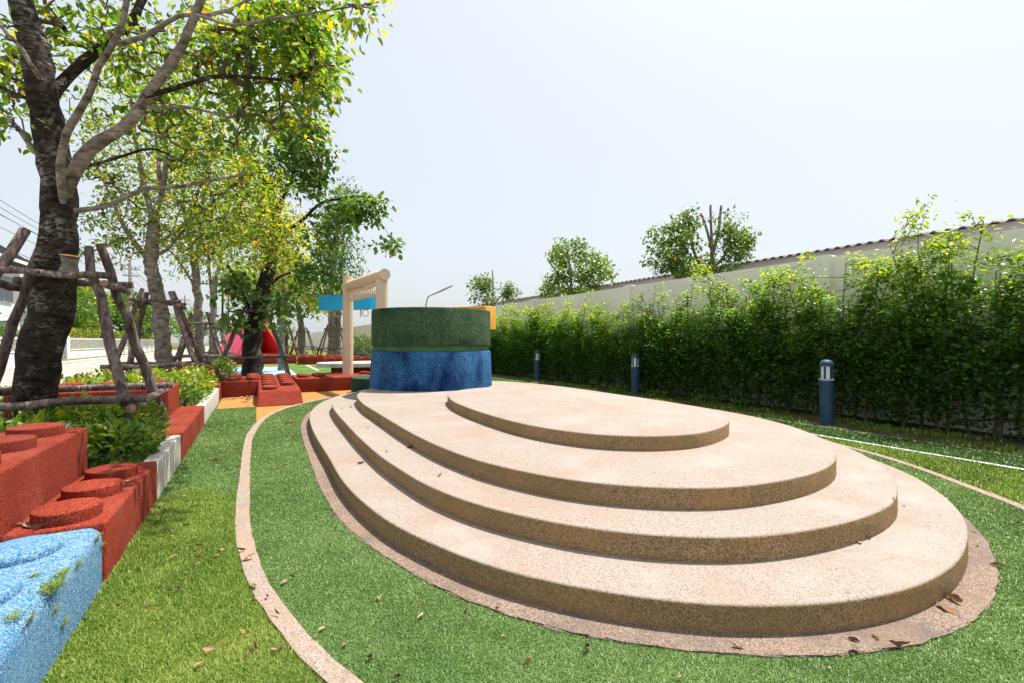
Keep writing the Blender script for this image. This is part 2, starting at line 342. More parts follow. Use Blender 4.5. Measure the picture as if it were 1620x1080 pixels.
M['roof_grey'] = simple('grey_roof_sheet', (0.07, 0.07, 0.075), 0.7, 0.12, 1.5, 0.3)
M['glass'] = simple('dark_window_glass', (0.03, 0.05, 0.07), 0.08, 0.1, 1, 0.6)
M['car'] = simple('silver_car_paint', (0.62, 0.64, 0.66), 0.25, 0.03, 2, 0.6)
M['tyre'] = simple('black_tyre', (0.02, 0.02, 0.02), 0.8, 0.1, 5, 0.2)
M['black'] = simple('black_paint', (0.012, 0.012, 0.013), 0.5, 0.1, 3, 0.3)
# ================================================================== the setting
def rect(x0, y0, x1, y1): return [(x0, y0), (x1, y0), (x1, y1), (x0, y1)]
sheet('ground', rect(-600, -300, 600, 900), -0.004, M['earth'])
sheet('road', rect(-10.6, -60, -3.7, 260), 0.004, M['road'])
sheet('pavement', rect(-12.4, -60, -10.75, 260), 0.11, M['concrete'])
o = box('kerb', (-10.68, 100, 0.055), (0.14, 320, 0.13), M['concrete'], None, 0.01); tag(o, kind='structure')
sheet('verge_grass', rect(-12.3, 20, -11.3, 34), 0.118, M['lawn'])
sheet('verge_grass', rect(-12.3, 42, -11.3, 120), 0.118, M['lawn'])

STEP1 = [(0.68, 6.42), (0.68, 5.31), (0.67, 4.45), (0.70, 3.87), (0.77, 3.34), (0.84, 3.02), (0.94, 2.74), (1.04, 2.47), (1.15, 2.25), (1.27, 2.07), (1.48, 1.81), (1.65, 1.64), (1.83, 1.48), (2.03, 1.35), (2.31, 1.21), (2.65, 1.10), (2.93, 1.05), (3.23, 1.04), (3.52, 1.06), (3.81, 1.12), (4.01, 1.17), (4.38, 1.30), (4.82, 1.54), (5.29, 1.90), (5.59, 2.25), (5.83, 2.61), (6.04, 2.90), (6.25, 3.5), (6.36, 4.3), (6.40, 5.3), (6.40, 7.0), (6.33, 8.4), (6.1, 9.7), (5.6, 10.9), (4.9, 11.8), (3.9, 12.3), (2.9, 12.35), (2.1, 11.85), (1.62, 11.2), (1.15, 10.13), (0.90, 9.2), (0.78, 8.42), (0.71, 7.46)]
STEP2 = [(1.05, 6.50), (1.03, 5.65), (1.03, 4.98), (1.04, 4.43), (1.08, 3.91), (1.13, 3.45), (1.21, 3.10), (1.33, 2.76), (1.54, 2.38), (1.76, 2.09), (2.00, 1.87), (2.32, 1.66), (2.70, 1.53), (3.05, 1.47), (3.39, 1.45), (3.72, 1.47), (3.96, 1.53), (4.27, 1.65), (4.7, 1.88), (5.2, 2.3), (5.58, 2.8), (5.86, 3.4), (6.0, 4.1), (6.05, 5.2), (6.05, 7), (5.98, 8.3), (5.72, 9.5), (5.25, 10.4), (4.6, 11.1), (3.7, 11.5), (2.8, 11.3), (2.05, 10.7), (1.5, 9.8), (1.25, 9.1), (1.14, 8.45), (1.08, 7.52)]
STEP3 = [(1.43, 7.3), (1.42, 6.62), (1.41, 5.57), (1.41, 4.77), (1.43, 4.26), (1.47, 3.82), (1.57, 3.28), (1.78, 2.76), (2.02, 2.41), (2.31, 2.15), (2.65, 1.96), (2.98, 1.88), (3.39, 1.85), (3.72, 1.88), (4.00, 1.95), (4.25, 2.06), (4.48, 2.19), (4.75, 2.39), (4.93, 2.56), (5.18, 2.88), (5.38, 3.25), (5.55, 3.75), (5.62, 4.25), (5.69, 5.16), (5.71, 6.5), (5.68, 8.0), (5.48, 9.1), (5.05, 10.0), (4.4, 10.65), (3.6, 10.95), (2.8, 10.75), (2.3, 10.2), (1.93, 9.45), (1.67, 8.88), (1.53, 8.35)]
STEP4 = [(2.40, 6.11), (2.31, 5.49), (2.28, 4.87), (2.30, 4.15), (2.41, 3.62), (2.63, 3.19), (2.94, 2.93), (3.24, 2.82), (3.55, 2.80), (3.96, 2.91), (4.26, 3.07), (4.55, 3.33), (4.76, 3.7), (4.88, 4.2), (4.91, 5.0), (4.88, 5.8), (4.68, 6.6), (4.3, 7.15), (3.7, 7.45), (3.1, 7.3), (2.65, 6.85)]
APRON = [(0.66, 8.49), (0.58, 7.22), (0.55, 5.94), (0.53, 4.68), (0.58, 3.66), (0.71, 3.07), (0.91, 2.43), (1.22, 1.88), (1.39, 1.69), (1.55, 1.54), (1.71, 1.40), (1.9, 1.27), (2.15, 1.12), (2.43, 1.0), (2.71, 0.93), (3.07, 0.89), (3.48, 0.91), (3.79, 0.98), (4.15, 1.09), (4.49, 1.23), (4.79, 1.4), (5.3, 1.75), (5.75, 2.25), (6.1, 2.8), (6.34, 3.5), (6.46, 4.3), (6.5, 5.3), (6.5, 7), (6.43, 8.4), (6.2, 9.8), (5.7, 11.0), (4.95, 11.95), (3.9, 12.45), (2.85, 12.5), (1.95, 11.95), (1.4, 11.1), (0.98, 10.1), (0.78, 9.3)]
BAND_O = [(1.8, 12.55), (1.35, 12.0), (1.09, 11.7), (0.79, 11.27), (0.45, 10.67), (0.17, 9.89), (0.0, 9.06), (-0.1, 8.2), (-0.14, 7.6), (-0.15, 6.76), (-0.15, 5.93), (-0.15, 5.16), (-0.15, 4.58), (-0.14, 3.97), (-0.10, 3.49), (-0.03, 2.98), (0.07, 2.56), (0.15, 2.27), (0.25, 2.0), (0.5, 1.5), (0.9, 1.0), (1.5, 0.5), (2.3, 0.15), (3.3, 0.0), (4.3, 0.2), (5.1, 0.72), (5.68, 1.31), (5.98, 1.7), (6.36, 2.18), (6.68, 2.71), (6.92, 3.34), (7.05, 4.0), (7.13, 5.0), (7.14, 7.0), (7.05, 9.0), (6.8, 10.5), (6.2, 11.9), (5.3, 12.9), (4.0, 13.35), (2.7, 13.2)]
bo = closed_curve(BAND_O, 260, 1); bo = ccw(bo); bi = bo - normals(bo) * (0.095 + 0.006 * np.sin(np.arange(260) * 0.21))[:, None]
ap = closed_curve(APRON, 220, 1)
o = strip('path_band', bo, bi, 0.0, 0.021, M['band'], True, 0.003); tag(o, kind='structure')
sheet('turf_ring', bi + 0, 0.012, M['turf'])
sheet('turf_strip', [(-0.78, 5.0), (-0.13, 5.0), (0.0, 7.6), (0.0, 11.30), (-0.7, 11.33), (-0.78, 11.3)], 0.006, M['turf'])
sheet('lawn', rect(-0.9, -3, 1.2, 5.0), 0.005, M['lawn'])
sheet('lawn', rect(1.2, -3, 7.19, 4.0), 0.0045, M['lawn'])
sheet('lawn', rect(6.5, 4.0, 7.19, 16), 0.0045, M['lawn'])
sheet('path_line', rect(7.19, -4, 7.27, 30), 0.030, M['line'])
sheet('turf_lane', rect(7.27, -4, 8.03, 30), 0.008, M['dark_turf_shade'])
sheet('path_line', rect(8.03, -4, 8.06, 30), 0.024, M['line'])
sheet('verge_soil', rect(8.07, -6, 9.85, 150), 0.010, M['verge'])
sheet('rubber_path', [(-0.72, 11.3), (0.0, 11.3), (0.0, 9.0), (1.0, 9.5), (3.6, 12.0), (3.6, 16.2), (-0.72, 16.2)], 0.002, M['orange'])
sheet('park_lawn', rect(-3.5, 16.2, 9.9, 75), 0.002, M['lawn'])
sheet('blue_play_floor', rect(-2.4, 18.5, 1.35, 29), 0.010, M['blue_mat'])
sheet('turf_strip', rect(1.45, 18.0, 4.2, 30), 0.008, M['turf'])
sheet('path_line', rect(1.36, 17.5, 1.50, 29), 0.016, M['white_kerb'])
sheet('path_line', rect(2.55, 24.2, 2.72, 30), 0.016, M['white_kerb'])
o = box('planter_soil', (-2.25, 5.2, 0.12), (2.7, 19.0, 0.26), M['soil'], None, 0.02); tag(o, kind='structure')
o = box('planter_soil', (-2.25, 24.0, 0.08), (2.4, 18.0, 0.18), M['soil'], None, 0.02); tag(o, kind='structure')

# ------------------------------------------------------------------ boundary wall
wl = empty('boundary_wall', (9.95, 0, 0), 'long cream boundary wall with posts behind the leafy hedge', 'wall')
V0 = -6.0
while V0 < 150:
    pw = 5.5
    p = box('wall_panel', (0.0, V0 + pw / 2, 1.53), (0.12, pw - 0.012, 3.06), M['wall'], wl, 0.01)
    box('post', (-0.05, V0, 1.545), (0.26, 0.26, 3.09), M['wall'], wl, 0.012)
    V0 += pw
# ------------------------------------------------------------------ building beyond the wall
bd = empty('long_building', (13.0, 0, 0), 'long low lilac building with tiled eaves beyond the boundary wall', 'building')
box('wall', (3.6, 20, 1.8), (6.0, 60, 3.6), M['lilac'], bd, 0.0)
box('fascia', (0.12, 20, 3.64), (0.06, 61, 0.26), M['fascia'], bd, 0.005)
box('soffit', (0.36, 20, 3.52), (0.42, 60.9, 0.04), M['fascia'], bd, 0.004)
for k in range(9): box('rafter_end', (0.42, -8 + k * 7.0, 3.38), (0.10, 0.12, 0.26), M['fascia'], bd, 0.004)
n = 1100; vv = np.linspace(-10.5, 50.5, n); V, F = [], []
for j, (uu, zz) in enumerate(((0.0, 3.79), (1.5, 3.98), (3.6, 4.25))):
    for y in vv: V.append((uu, y, zz + 0.035 * math.sin(y * 2 * math.pi / 0.24)))
for y in vv: V.append((0.0, y, 3.765 + 0.025 * math.sin(y * 2 * math.pi / 0.24)))
for i in range(n - 1):
    F += [(i, n + i, n + i + 1, i + 1), (n + i, 2 * n + i, 2 * n + i + 1, n + i + 1), (i + 1, 3 * n + i + 1, 3 * n + i, i)]
link('roof', mesh('roof', V, F, M['tile']), bd)

# ------------------------------------------------------------------ stepped platform
pf = empty('stepped_platform', (0, 0, 0), 'four tiered oval platform of washed gravel steps ringed by turf', 'platform')
zs = [0.012, 0.163, 0.309, 0.456, 0.589]
apo = slab('apron', resample(ap, 400, 0), -0.002, 0.024, M['apron'], 0.006, pf, 0.0, jitter=0.005)
for k, q in enumerate((STEP1, STEP2, STEP3, STEP4)):
    q = closed_curve(q, 300, 2)
    slab('step', q, zs[k] - 0.02, zs[k + 1], (M['step_side'], M['step_top']), 0.015, pf)

# ------------------------------------------------------------------ drum
DC = (3.36, 9.66)
dr = empty('play_drum', (*DC, 0.456), 'big round drum, green speckled above and stained blue below, on the platform', 'play drum')
def ring(name, r0, r1, z0, z1, m, parent, r=0.02, n=96, inner_m=None, batter=0.0):
    a = np.linspace(0, 2 * math.pi, n, endpoint=False); ca, sa = np.cos(a), np.sin(a)
    prof = [(r1 + batter, z0), (r1, z1 - r), (r1 - r * 0.3, z1 - r * 0.3), (r1 - r, z1), (r0 + r, z1), (r0, z1 - r), (r0, z0)]
    V = [(pr * c_, pr * s_, pz) for pr, pz in prof for c_, s_ in zip(ca, sa)]; F = []
    for j in range(len(prof)):
        jj = (j + 1) % len(prof)
        for i in range(n):
            k = (i + 1) % n; F.append((j * n + i, j * n + k, jj * n + k, jj * n + i))
    me = mesh(name, V, F, m, None, True); me.set_sharp_from_angle(angle=R(35)); return link(name, me, parent)
ring('lower_wall', 1.05, 1.275, 0.0, 0.755, M['drum_blue'], dr, 0.03, batter=0.03)
ring('base_band', 1.05, 1.30, -0.001, 0.11, M['drum_blue'], dr, 0.02)
ring('groove_band', 1.05, 1.235, 0.756, 0.875, M['groove'], dr, 0.006)
ring('upper_wall', 1.05, 1.27, 0.876, 1.60, M['drum_green'], dr, 0.035)
slab('deck', circle(0, 0, 1.045, 60), 0.7, 1.0, M['orange'], 0.01, dr)
# low green ring beside it
gr = empty('green_ring_seat', (2.98, 13.05, 0), 'low dark green ring seat tucked behind the drum', 'ring seat')
ring('seat_wall', 0.34, 0.72, 0.0, 0.43, M['dark_green'], gr, 0.03, 48)
slab('floor_pad', circle(0, 0, 0.338, 30), 0.0, 0.06, M['orange'], 0.005, gr)
# yellow cantilever block behind the drum
c0 = P(768, 481, 11.5); e1 = np.array([-0.87, 0.49]); 
yb = empty('yellow_block', (c0[0], c0[1], 0), 'yellow rubber block jutting out above the far rim of the drum', 'block', rz=0)
def cam2w(x, Y): return np.array([x * CY + Y * SY, -x * SY + Y * CY])
ea = cam2w(-0.917, 0.40); eb = cam2w(0.40, 0.917)
q = np.array([[0, 0], eb * 0.62, eb * 0.62 + ea * 1.25, ea * 1.25])
cc = q.mean(0); q2 = []
slab('block', rrect(-0.625, -0.31, 0.625, 0.31, 0.02), 1.70, 2.28, M['yellow'], 0.02, yb).rotation_euler = (0, 0, math.atan2(-ea[1], -ea[0]))
yb.children[0].location = (cc[0], cc[1], 0)
slab('support_column', circle(0, 0, 0.16, 24), 0.0, 1.699, M['yellow'], 0.01, yb).location = (cc[0], cc[1], 0)

# ------------------------------------------------------------------ beige coil frame
cf = empty('coil_frame', (2.55, 15.35, 0), 'beige tubular frame with a coil of rings hung under its beam', 'play frame')
A_ = np.array([0.0, 0.0]); B_ = np.array([0.36, -3.0])
tube('post', [(0, 0, 0.36), (0, 0, 1.5), (0, 0, 3.46)], 0.158, M['beige'], cf, 28)
tube('post', [(B_[0], B_[1], 0.0), (B_[0], B_[1], 1.5), (B_[0], B_[1], 3.02)], 0.158, M['beige'], cf, 28)
dv = B_ / np.linalg.norm(B_); st = A_ - dv * 0.2; en = B_ + dv * 0.22
tube('beam', [(st[0], st[1], 3.14), ((st[0] + en[0]) / 2, (st[1] + en[1]) / 2, 3.14), (en[0], en[1], 3.14)], 0.150, M['beige'], cf, 28)
def torus_mesh(name, Rr, r, m, n=28, k=8):
    V, F = [], []
    for i in range(n):
        a = 2 * math.pi * i / n
        for j in range(k):
            b = 2 * math.pi * j / k
            V.append(((Rr + r * math.cos(b)) * math.cos(a), (Rr + r * math.cos(b)) * math.sin(a), r * math.sin(b)))
    for i in range(n):
        for j in range(k):
            F.append((i * k + j, ((i + 1) % n) * k + j, ((i + 1) % n) * k + (j + 1) % k, i * k + (j + 1) % k))
    return mesh(name, V, F, m, None, True)
tm = torus_mesh('ring', 0.15, 0.02, M['beige'])
hm = tube('hanger', [(0, 0, 0), (0, 0, 0.05), (0, 0, 0.10)], 0.008, M['beige'], cf, 8)
hm.location = (0.04, -0.32, 2.93)
for k in range(14):
    p = A_ + dv * (0.33 + k * 0.178)
    link('ring', tm, cf, (p[0], p[1], 2.80), (R(90), 0, math.atan2(dv[1], dv[0]) + R(90) - R(52)))
    if k: link('hanger', hm.data, cf, (p[0], p[1], 2.93))
# blue ring bar
b0 = P(509, 478, 16.6); b1 = P(590, 481.5, 15.9)
bb = empty('ring_bar', ((b0[0] + b1[0]) / 2, (b0[1] + b1[1]) / 2, 0), 'bright blue box beam with hanging rings behind the beige post', 'ring bar')
L_ = float(np.linalg.norm((b1 - b0)[:2])); az = math.atan2(b1[1] - b0[1], b1[0] - b0[0])
box('beam_box', (0, 0, 2.76), (L_, 0.34, 0.53), M['sky_blue'], bb, 0.012, (0, 0, az))
for s in (-0.12, 0.10): 
    tube('post', [(s * math.cos(az), s * math.sin(az), 0), (s * math.cos(az), s * math.sin(az), 1.2), (s * math.cos(az), s * math.sin(az), 2.5)], 0.05, M['beige'], bb, 12)
tm2 = torus_mesh('hanging_ring', 0.115, 0.014, M['beige'], 24, 6)
for f_ in (-0.36, -0.25, -0.16, 0.27, 0.36):
    link('hanging_ring', tm2, bb, (f_ * L_ * math.cos(az), f_ * L_ * math.sin(az), 2.37), (R(90), 0, az + R(random.uniform(-50, 50))))

# ------------------------------------------------------------------ rubber blocks with studs
stud_me = slab('stud', circle(0, 0, 0.158, 36), 0.0, 0.074, M['red'], 0.010, None, dome=0.016); sm = stud_me.data; bpy.data.objects.remove(stud_me)
stud_b = slab('stud', circle(0, 0, 0.165, 36), 0.0, 0.042, M['blue_light'], 0.03, None, dome=0.02); smb = stud_b.data; bpy.data.objects.remove(stud_b)
def block(name, label, x0, y0, x1, y1, z0, z1, m, studs=(), cat='block', sm_=None, r=0.03, group=None, rz=0, stud_s=1.0, off=None):
    cx, cy = (x0 + x1) / 2, (y0 + y1) / 2
    e = empty(name, (cx, cy, z0), label, cat, group, rz)
    slab('body', rrect(x0 - cx, y0 - cy, x1 - cx, y1 - cy, max(0.025, r * 1.25)), 0.0, z1 - z0, m, r, e)
    for (sx, sy) in studs:
        link('stud', sm_ or sm, e, (sx - cx, sy - cy, z1 - z0 - 0.002), (0, 0, random.uniform(0, 6)), (stud_s, stud_s, 1))
    return e
KU = -0.765
block('play_brick', 'light blue rubber brick at the lower corner, tufts of grass growing on it', -1.22, 1.2, KU, 3.5, 0, 0.35, M['blue_light'], [(-1.03, 3.18), (-1.03, 2.69), (-1.03, 2.2), (-1.03, 1.7)], 'play brick', smb, 0.07)
block('play_brick', 'low red rubber brick with three round studs next to the blue one', -1.21, 3.503, KU, 5.10, 0, 0.35, M['red'], [(-0.985, 3.70), (-0.985, 4.18), (-0.985, 4.66)], 'play brick', None, 0.02)
block('play_brick', 'tall red rubber brick with studs beside the low three stud brick', -1.80, 3.52, -1.2125, 5.03, 0, 0.70, M['red'], [(-1.44, 3.72), (-1.44, 4.22), (-1.44, 4.75)], 'play brick', None, 0.022)
block('kerb_stone', 'pale washed concrete kerb between the near red bricks and the smooth red one', KU - 0.13, 5.103, KU, 6.55, 0, 0.325, M['white_kerb'], (), 'kerb', None, 0.012)
block('play_brick', 'smooth red rubber kerb brick without studs along the lawn', -1.117, 6.553, KU + 0.004, 8.45, 0, 0.33, M['red'], (), 'play brick', None, 0.02)
block('play_brick', 'short smooth red rubber brick closing the row before the far pale kerb', -1.117, 8.455, KU, 9.32, 0, 0.333, M['red'], (), 'play brick', None, 0.02)
block('play_brick', 'raised red rubber brick with two rows of studs between the planter shrubs', -2.85, 8.35, -1.12, 9.42, 0, 0.715, M['red'], [(-1.4, 8.62), (-1.4, 9.12), (-1.9, 8.62), (-1.9, 9.12), (-2.4, 8.62), (-2.4, 9.12)], 'play brick', None, 0.022)
block('kerb_stone', 'pale washed concrete kerb running up to the red bench', KU - 0.13, 9.324, KU + 0.004, 12.75, 0, 0.325, M['white_kerb'], (), 'kerb', None, 0.012)
block('play_brick', 'red rubber end brick joining the pale kerb to the studded bench', -1.35, 12.754, KU + 0.01, 13.9, 0, 0.40, M['red'], [(-1.1, 13.0), (-1.1, 13.5)], 'play brick', None, 0.02)
block('play_brick', 'red rubber brick with studs behind the second planter shrub bed', -2.1, 14.4, -1.0, 17.2, 0, 0.62, M['red'], [(-1.3, 14.7), (-1.3, 15.2), (-1.3, 15.7), (-1.3, 16.2), (-1.8, 14.7), (-1.8, 15.2), (-1.8, 15.7), (-1.8, 16.2)], 'play brick', None, 0.02)
block('studded_bench', 'red rubber bench with six studs to the shady side of the ramp', KU + 0.014, 13.62, 0.06, 15.6, 0, 0.40, M['red'], [(x, y) for x in (-0.52, -0.08) for y in (13.95, 14.45, 14.95, 15.4)], 'bench', None, 0.02)
block('studded_bench', 'red rubber bench carrying the beige post and a few studs', 0.94, 14.0, 3.9, 15.75, 0, 0.385, M['red'], [(1.2, 14.45), (1.2, 14.95), (1.62, 14.5), (1.62, 15.0), (3.0, 15.1), (3.2, 14.75), (3.55, 15.2), (3.55, 14.8)], 'bench', None, 0.02)
# ramp
rp = empty('studded_ramp', (0.47, 11.3, 0), 'red rubber ramp with two columns of studs rising from the orange floor', 'ramp')
prof = [(0.0, 0.0), (0.28, 0.30), (0.75, 0.345), (4.2, 0.42), (4.2, 0.0)]
def wdt(z): return 0.455 - 0.10 * z
V = []
for sgn in (-1, 1): V += [(sgn * wdt(z), y, z) for y, z in prof]
k = len(prof); F = [tuple(range(k))[::-1][::-1], tuple(range(k, 2 * k))[::-1]]
for i in range(k): F.append((i, (i + 1) % k, k + (i + 1) % k, k + i))
bm = bmesh.new(); vs = [bm.verts.new(v) for v in V]; [bm.faces.new([vs[i] for i in f]) for f in F]
bmesh.ops.recalc_face_normals(bm, faces=bm.faces); bmesh.ops.bevel(bm, geom=bm.edges[:], offset=0.018, segments=2, affect='EDGES')
me = bpy.data.meshes.new('ramp_body'); bm.to_mesh(me); bm.free(); me.materials.append(M['red']); link('ramp_body', me, rp)
link('stud', sm, rp, (-0.2, 0.62, 0.325), (R(6), 0, 0))
for sx in (-0.2, 0.2):
    for j in range(6): link('stud', sm, rp, (sx, 1.18 + j * 0.5, 0.352 + j * 0.011), (R(1.2), 0, j))
# far red benches, slab table
block('studded_bench', 'long far red bench with a row of studs under the pink tent', -3.2, 33.0, 2.3, 34.3, 0, 0.52, M['red'], [(-2.9 + 0.5 * i, 33.4) for i in range(11)], 'bench', None, 0.02)
block('studded_bench', 'middle far red bench with studs beyond the pale slab', 2.32, 31.2, 5.6, 32.6, 0, 0.50, M['red'], [(2.6 + 0.5 * i, y) for i in range(6) for y in (31.5, 32.1)], 'bench', None, 0.02)
block('studded_bench', 'far red bench with studs just behind the pale slab', 3.4, 27.8, 7.2, 29.2, 0, 0.47, M['red'], [(3.7 + 0.5 * i, y) for i in range(7) for y in (28.1, 28.7)], 'bench', None, 0.02)
tb = empty('slab_bench', (4.4, 21.6, 0), 'pale concrete slab bench on a red base behind the beige post', 'bench')
slab('slab', closed_curve([(-2.1, 0.35), (-1.9, -0.45), (-0.6, -0.95), (1.2, -1.0), (2.4, -0.6), (2.5, 0.5), (1.0, 1.0), (-0.9, 0.95)], 80, 2), 0.30, 0.50, M['concrete'], 0.06, tb)
slab('base', rrect(-1.45, -0.6, 2.0, 0.6, 0.05), 0.0, 0.299, M['red'], 0.01, tb)
# tent
tA, tB, tC, tD, tE_ = P(419, 511, 33.6), P(362, 524, 37), P(340, 559, 35.5), P(394, 560, 32.6), P(448, 557, 33.4)
tn = empty('play_tent', tuple(P(395, 570, 34)), 'pink and red folded A shaped play tent on the far bench', 'play tent')
t0 = np.array(tn.location)
def plate(name, pts, th, m, parent, org):
    p = [np.array(q_) - org for q_ in pts]; nrm = np.cross(p[1] - p[0], p[2] - p[0]); nrm /= np.linalg.norm(nrm)
    V = [q_ for q_ in p] + [q_ - nrm * th for q_ in p]; n = len(p)
    F = [tuple(range(n)), tuple(range(n, 2 * n))[::-1]] + [(i, n + i, n + (i + 1) % n, (i + 1) % n) for i in range(n)]
    return link(name, mesh(name, V, F, m), parent)
for i in range(3):
    f0, f1 = i / 3, (i + 1) / 3 - 0.03; up = np.array([0, 0, 0.06 * (i % 2)])
    plate('roof_panel', [tA + (tB - tA) * f0 + up, tA + (tB - tA) * f1 + up * 0, tD + (tC - tD) * f1 + up * 0, tD + (tC - tD) * f0 + up], 0.08, M['pink'], tn, t0)
tF = tE_ + (tB - tA) * 0.9; tF[2] = tE_[2]
plate('roof_panel', [tA + np.array([0, 0, 0.02]), tE_, tF, tB], 0.10, M['tent_red'], tn, t0)
plate('back_panel', [tB - np.array([0, 0, 0.1]), tC, tF], 0.06, M['tent_red'], tn, t0)
plate('floor_plate', [tD, tE_, tF, tC], 0.1, M['tent_red'], tn, t0)
for q_ in (tC, tD, tE_, tF):
    p = q_ - t0; tube('leg', [(p[0], p[1], -t0[2] + 0.0), (p[0], p[1], p[2] / 2 - t0[2] / 2), (p[0], p[1], p[2])], 0.06, M['white_paint'], tn, 10)

# ------------------------------------------------------------------ bollard lights
def bollard(x, y, label, h=1.1):
    e = empty('bollard_light', (x, y, 0), label, 'bollard light', 'bollard lights along the hedge')
    r = 0.105
    def lathe(name, prof, m, n=28):
        V = [(a * math.cos(2 * math.pi * i / n), a * math.sin(2 * math.pi * i / n), z) for a, z in prof for i in range(n)]
        F = [(j * n + i, j * n + (i + 1) % n, (j + 1) * n + (i + 1) % n, (j + 1) * n + i) for j in range(len(prof) - 1) for i in range(n)]
        F += [tuple(range(n))[::-1], tuple(range((len(prof) - 1) * n, len(prof) * n))]
        me = mesh(name, V, F, m, None, True); me.set_sharp_from_angle(angle=R(40)); return link(name, me, e)
    lathe('post', [(r * 1.03, 0), (r, 0.02), (r, h * 0.68)], M['bollard'])
    lathe('collar', [(r * 1.03, h * 0.681), (r * 1.03, h * 0.705)], M['fascia'])
    lathe('diffuser', [(r * 0.78, h * 0.706), (r * 0.78, h * 0.899)], M['diffuser'])
    for k in range(6):
        a = R(60 * k + 12); box('fin', (r * 0.88 * math.cos(a), r * 0.88 * math.sin(a), h * 0.80), (0.022, 0.03, h * 0.188), M['bollard'], e, 0.003, (0, 0, a))
    lathe('cap', [(r * 1.0, h * 0.90), (r * 1.0, h * 0.925), (r * 0.93, h * 0.955), (r * 0.72, h * 0.985), (r * 0.4, h * 0.997), (r * 0.05, h)], M['bollard'])
bollard(8.50, 4.28, 'slate blue bollard light closest to the platform edge, largest of the three')
bollard(8.74, 9.07, 'slate blue bollard light, middle one of the row by the hedge')
bollard(8.86, 14.1, 'slate blue bollard light, smallest one, close to the drum')
# ================================================================== plants
def unit(v): return v / (np.linalg.norm(v, axis=-1, keepdims=True) + 1e-9)
def leaf_mesh(name, pos, axis, nrm, L, W, tint, m, curl=0.06):
    n = len(pos); axis = unit(axis); s = unit(np.cross(axis, nrm)); nn = np.cross(s, axis)
    L = np.asarray(L).reshape(-1, 1); Wd = np.asarray(W).reshape(-1, 1)
    V = np.stack([pos, pos + axis * L * .3 + s * Wd * .5 + nn * L * curl, pos + axis * L * .7 + s * Wd * .36 + nn * L * curl,
                  pos + axis * L - nn * L * curl, pos + axis * L * .7 - s * Wd * .36 + nn * L * curl, pos + axis * L * .3 - s * Wd * .5 + nn * L * curl], 1).reshape(-1, 3)
    i = np.arange(n)[:, None] * 6
    F = np.concatenate([i + np.array([[0, 1, 2, 3]]), i + np.array([[0, 3, 4, 5]])], 0)
    return mesh(name, V, F, m, None, False, np.repeat(np.clip(tint, 0, 1), 6))
def blob_pts(c_, r, n, shell=0.5):
    v = unit(rng.normal(size=(n, 3))); rad = rng.random(n) ** (1 / 3 if not shell else 0.22 + 0.11 * (1 - shell))
    return np.asarray(c_) + v * rad[:, None] * np.asarray(r)
def cblob(px, py, Y, rx, ry, rY, n):
    """crown lobe around a sight line: radii rx, ry in photo pixels, rY in metres"""
    v = unit(rng.normal(size=(n, 3))) * (rng.random((n, 1)) ** 0.42) * rng.normal(1.0, 0.16, (n, 1))
    YY = Y + v[:, 2] * rY
    return np.array([P(px + a * rx, py + b * ry, y) for a, b, y in zip(v[:, 0], v[:, 1], YY)])
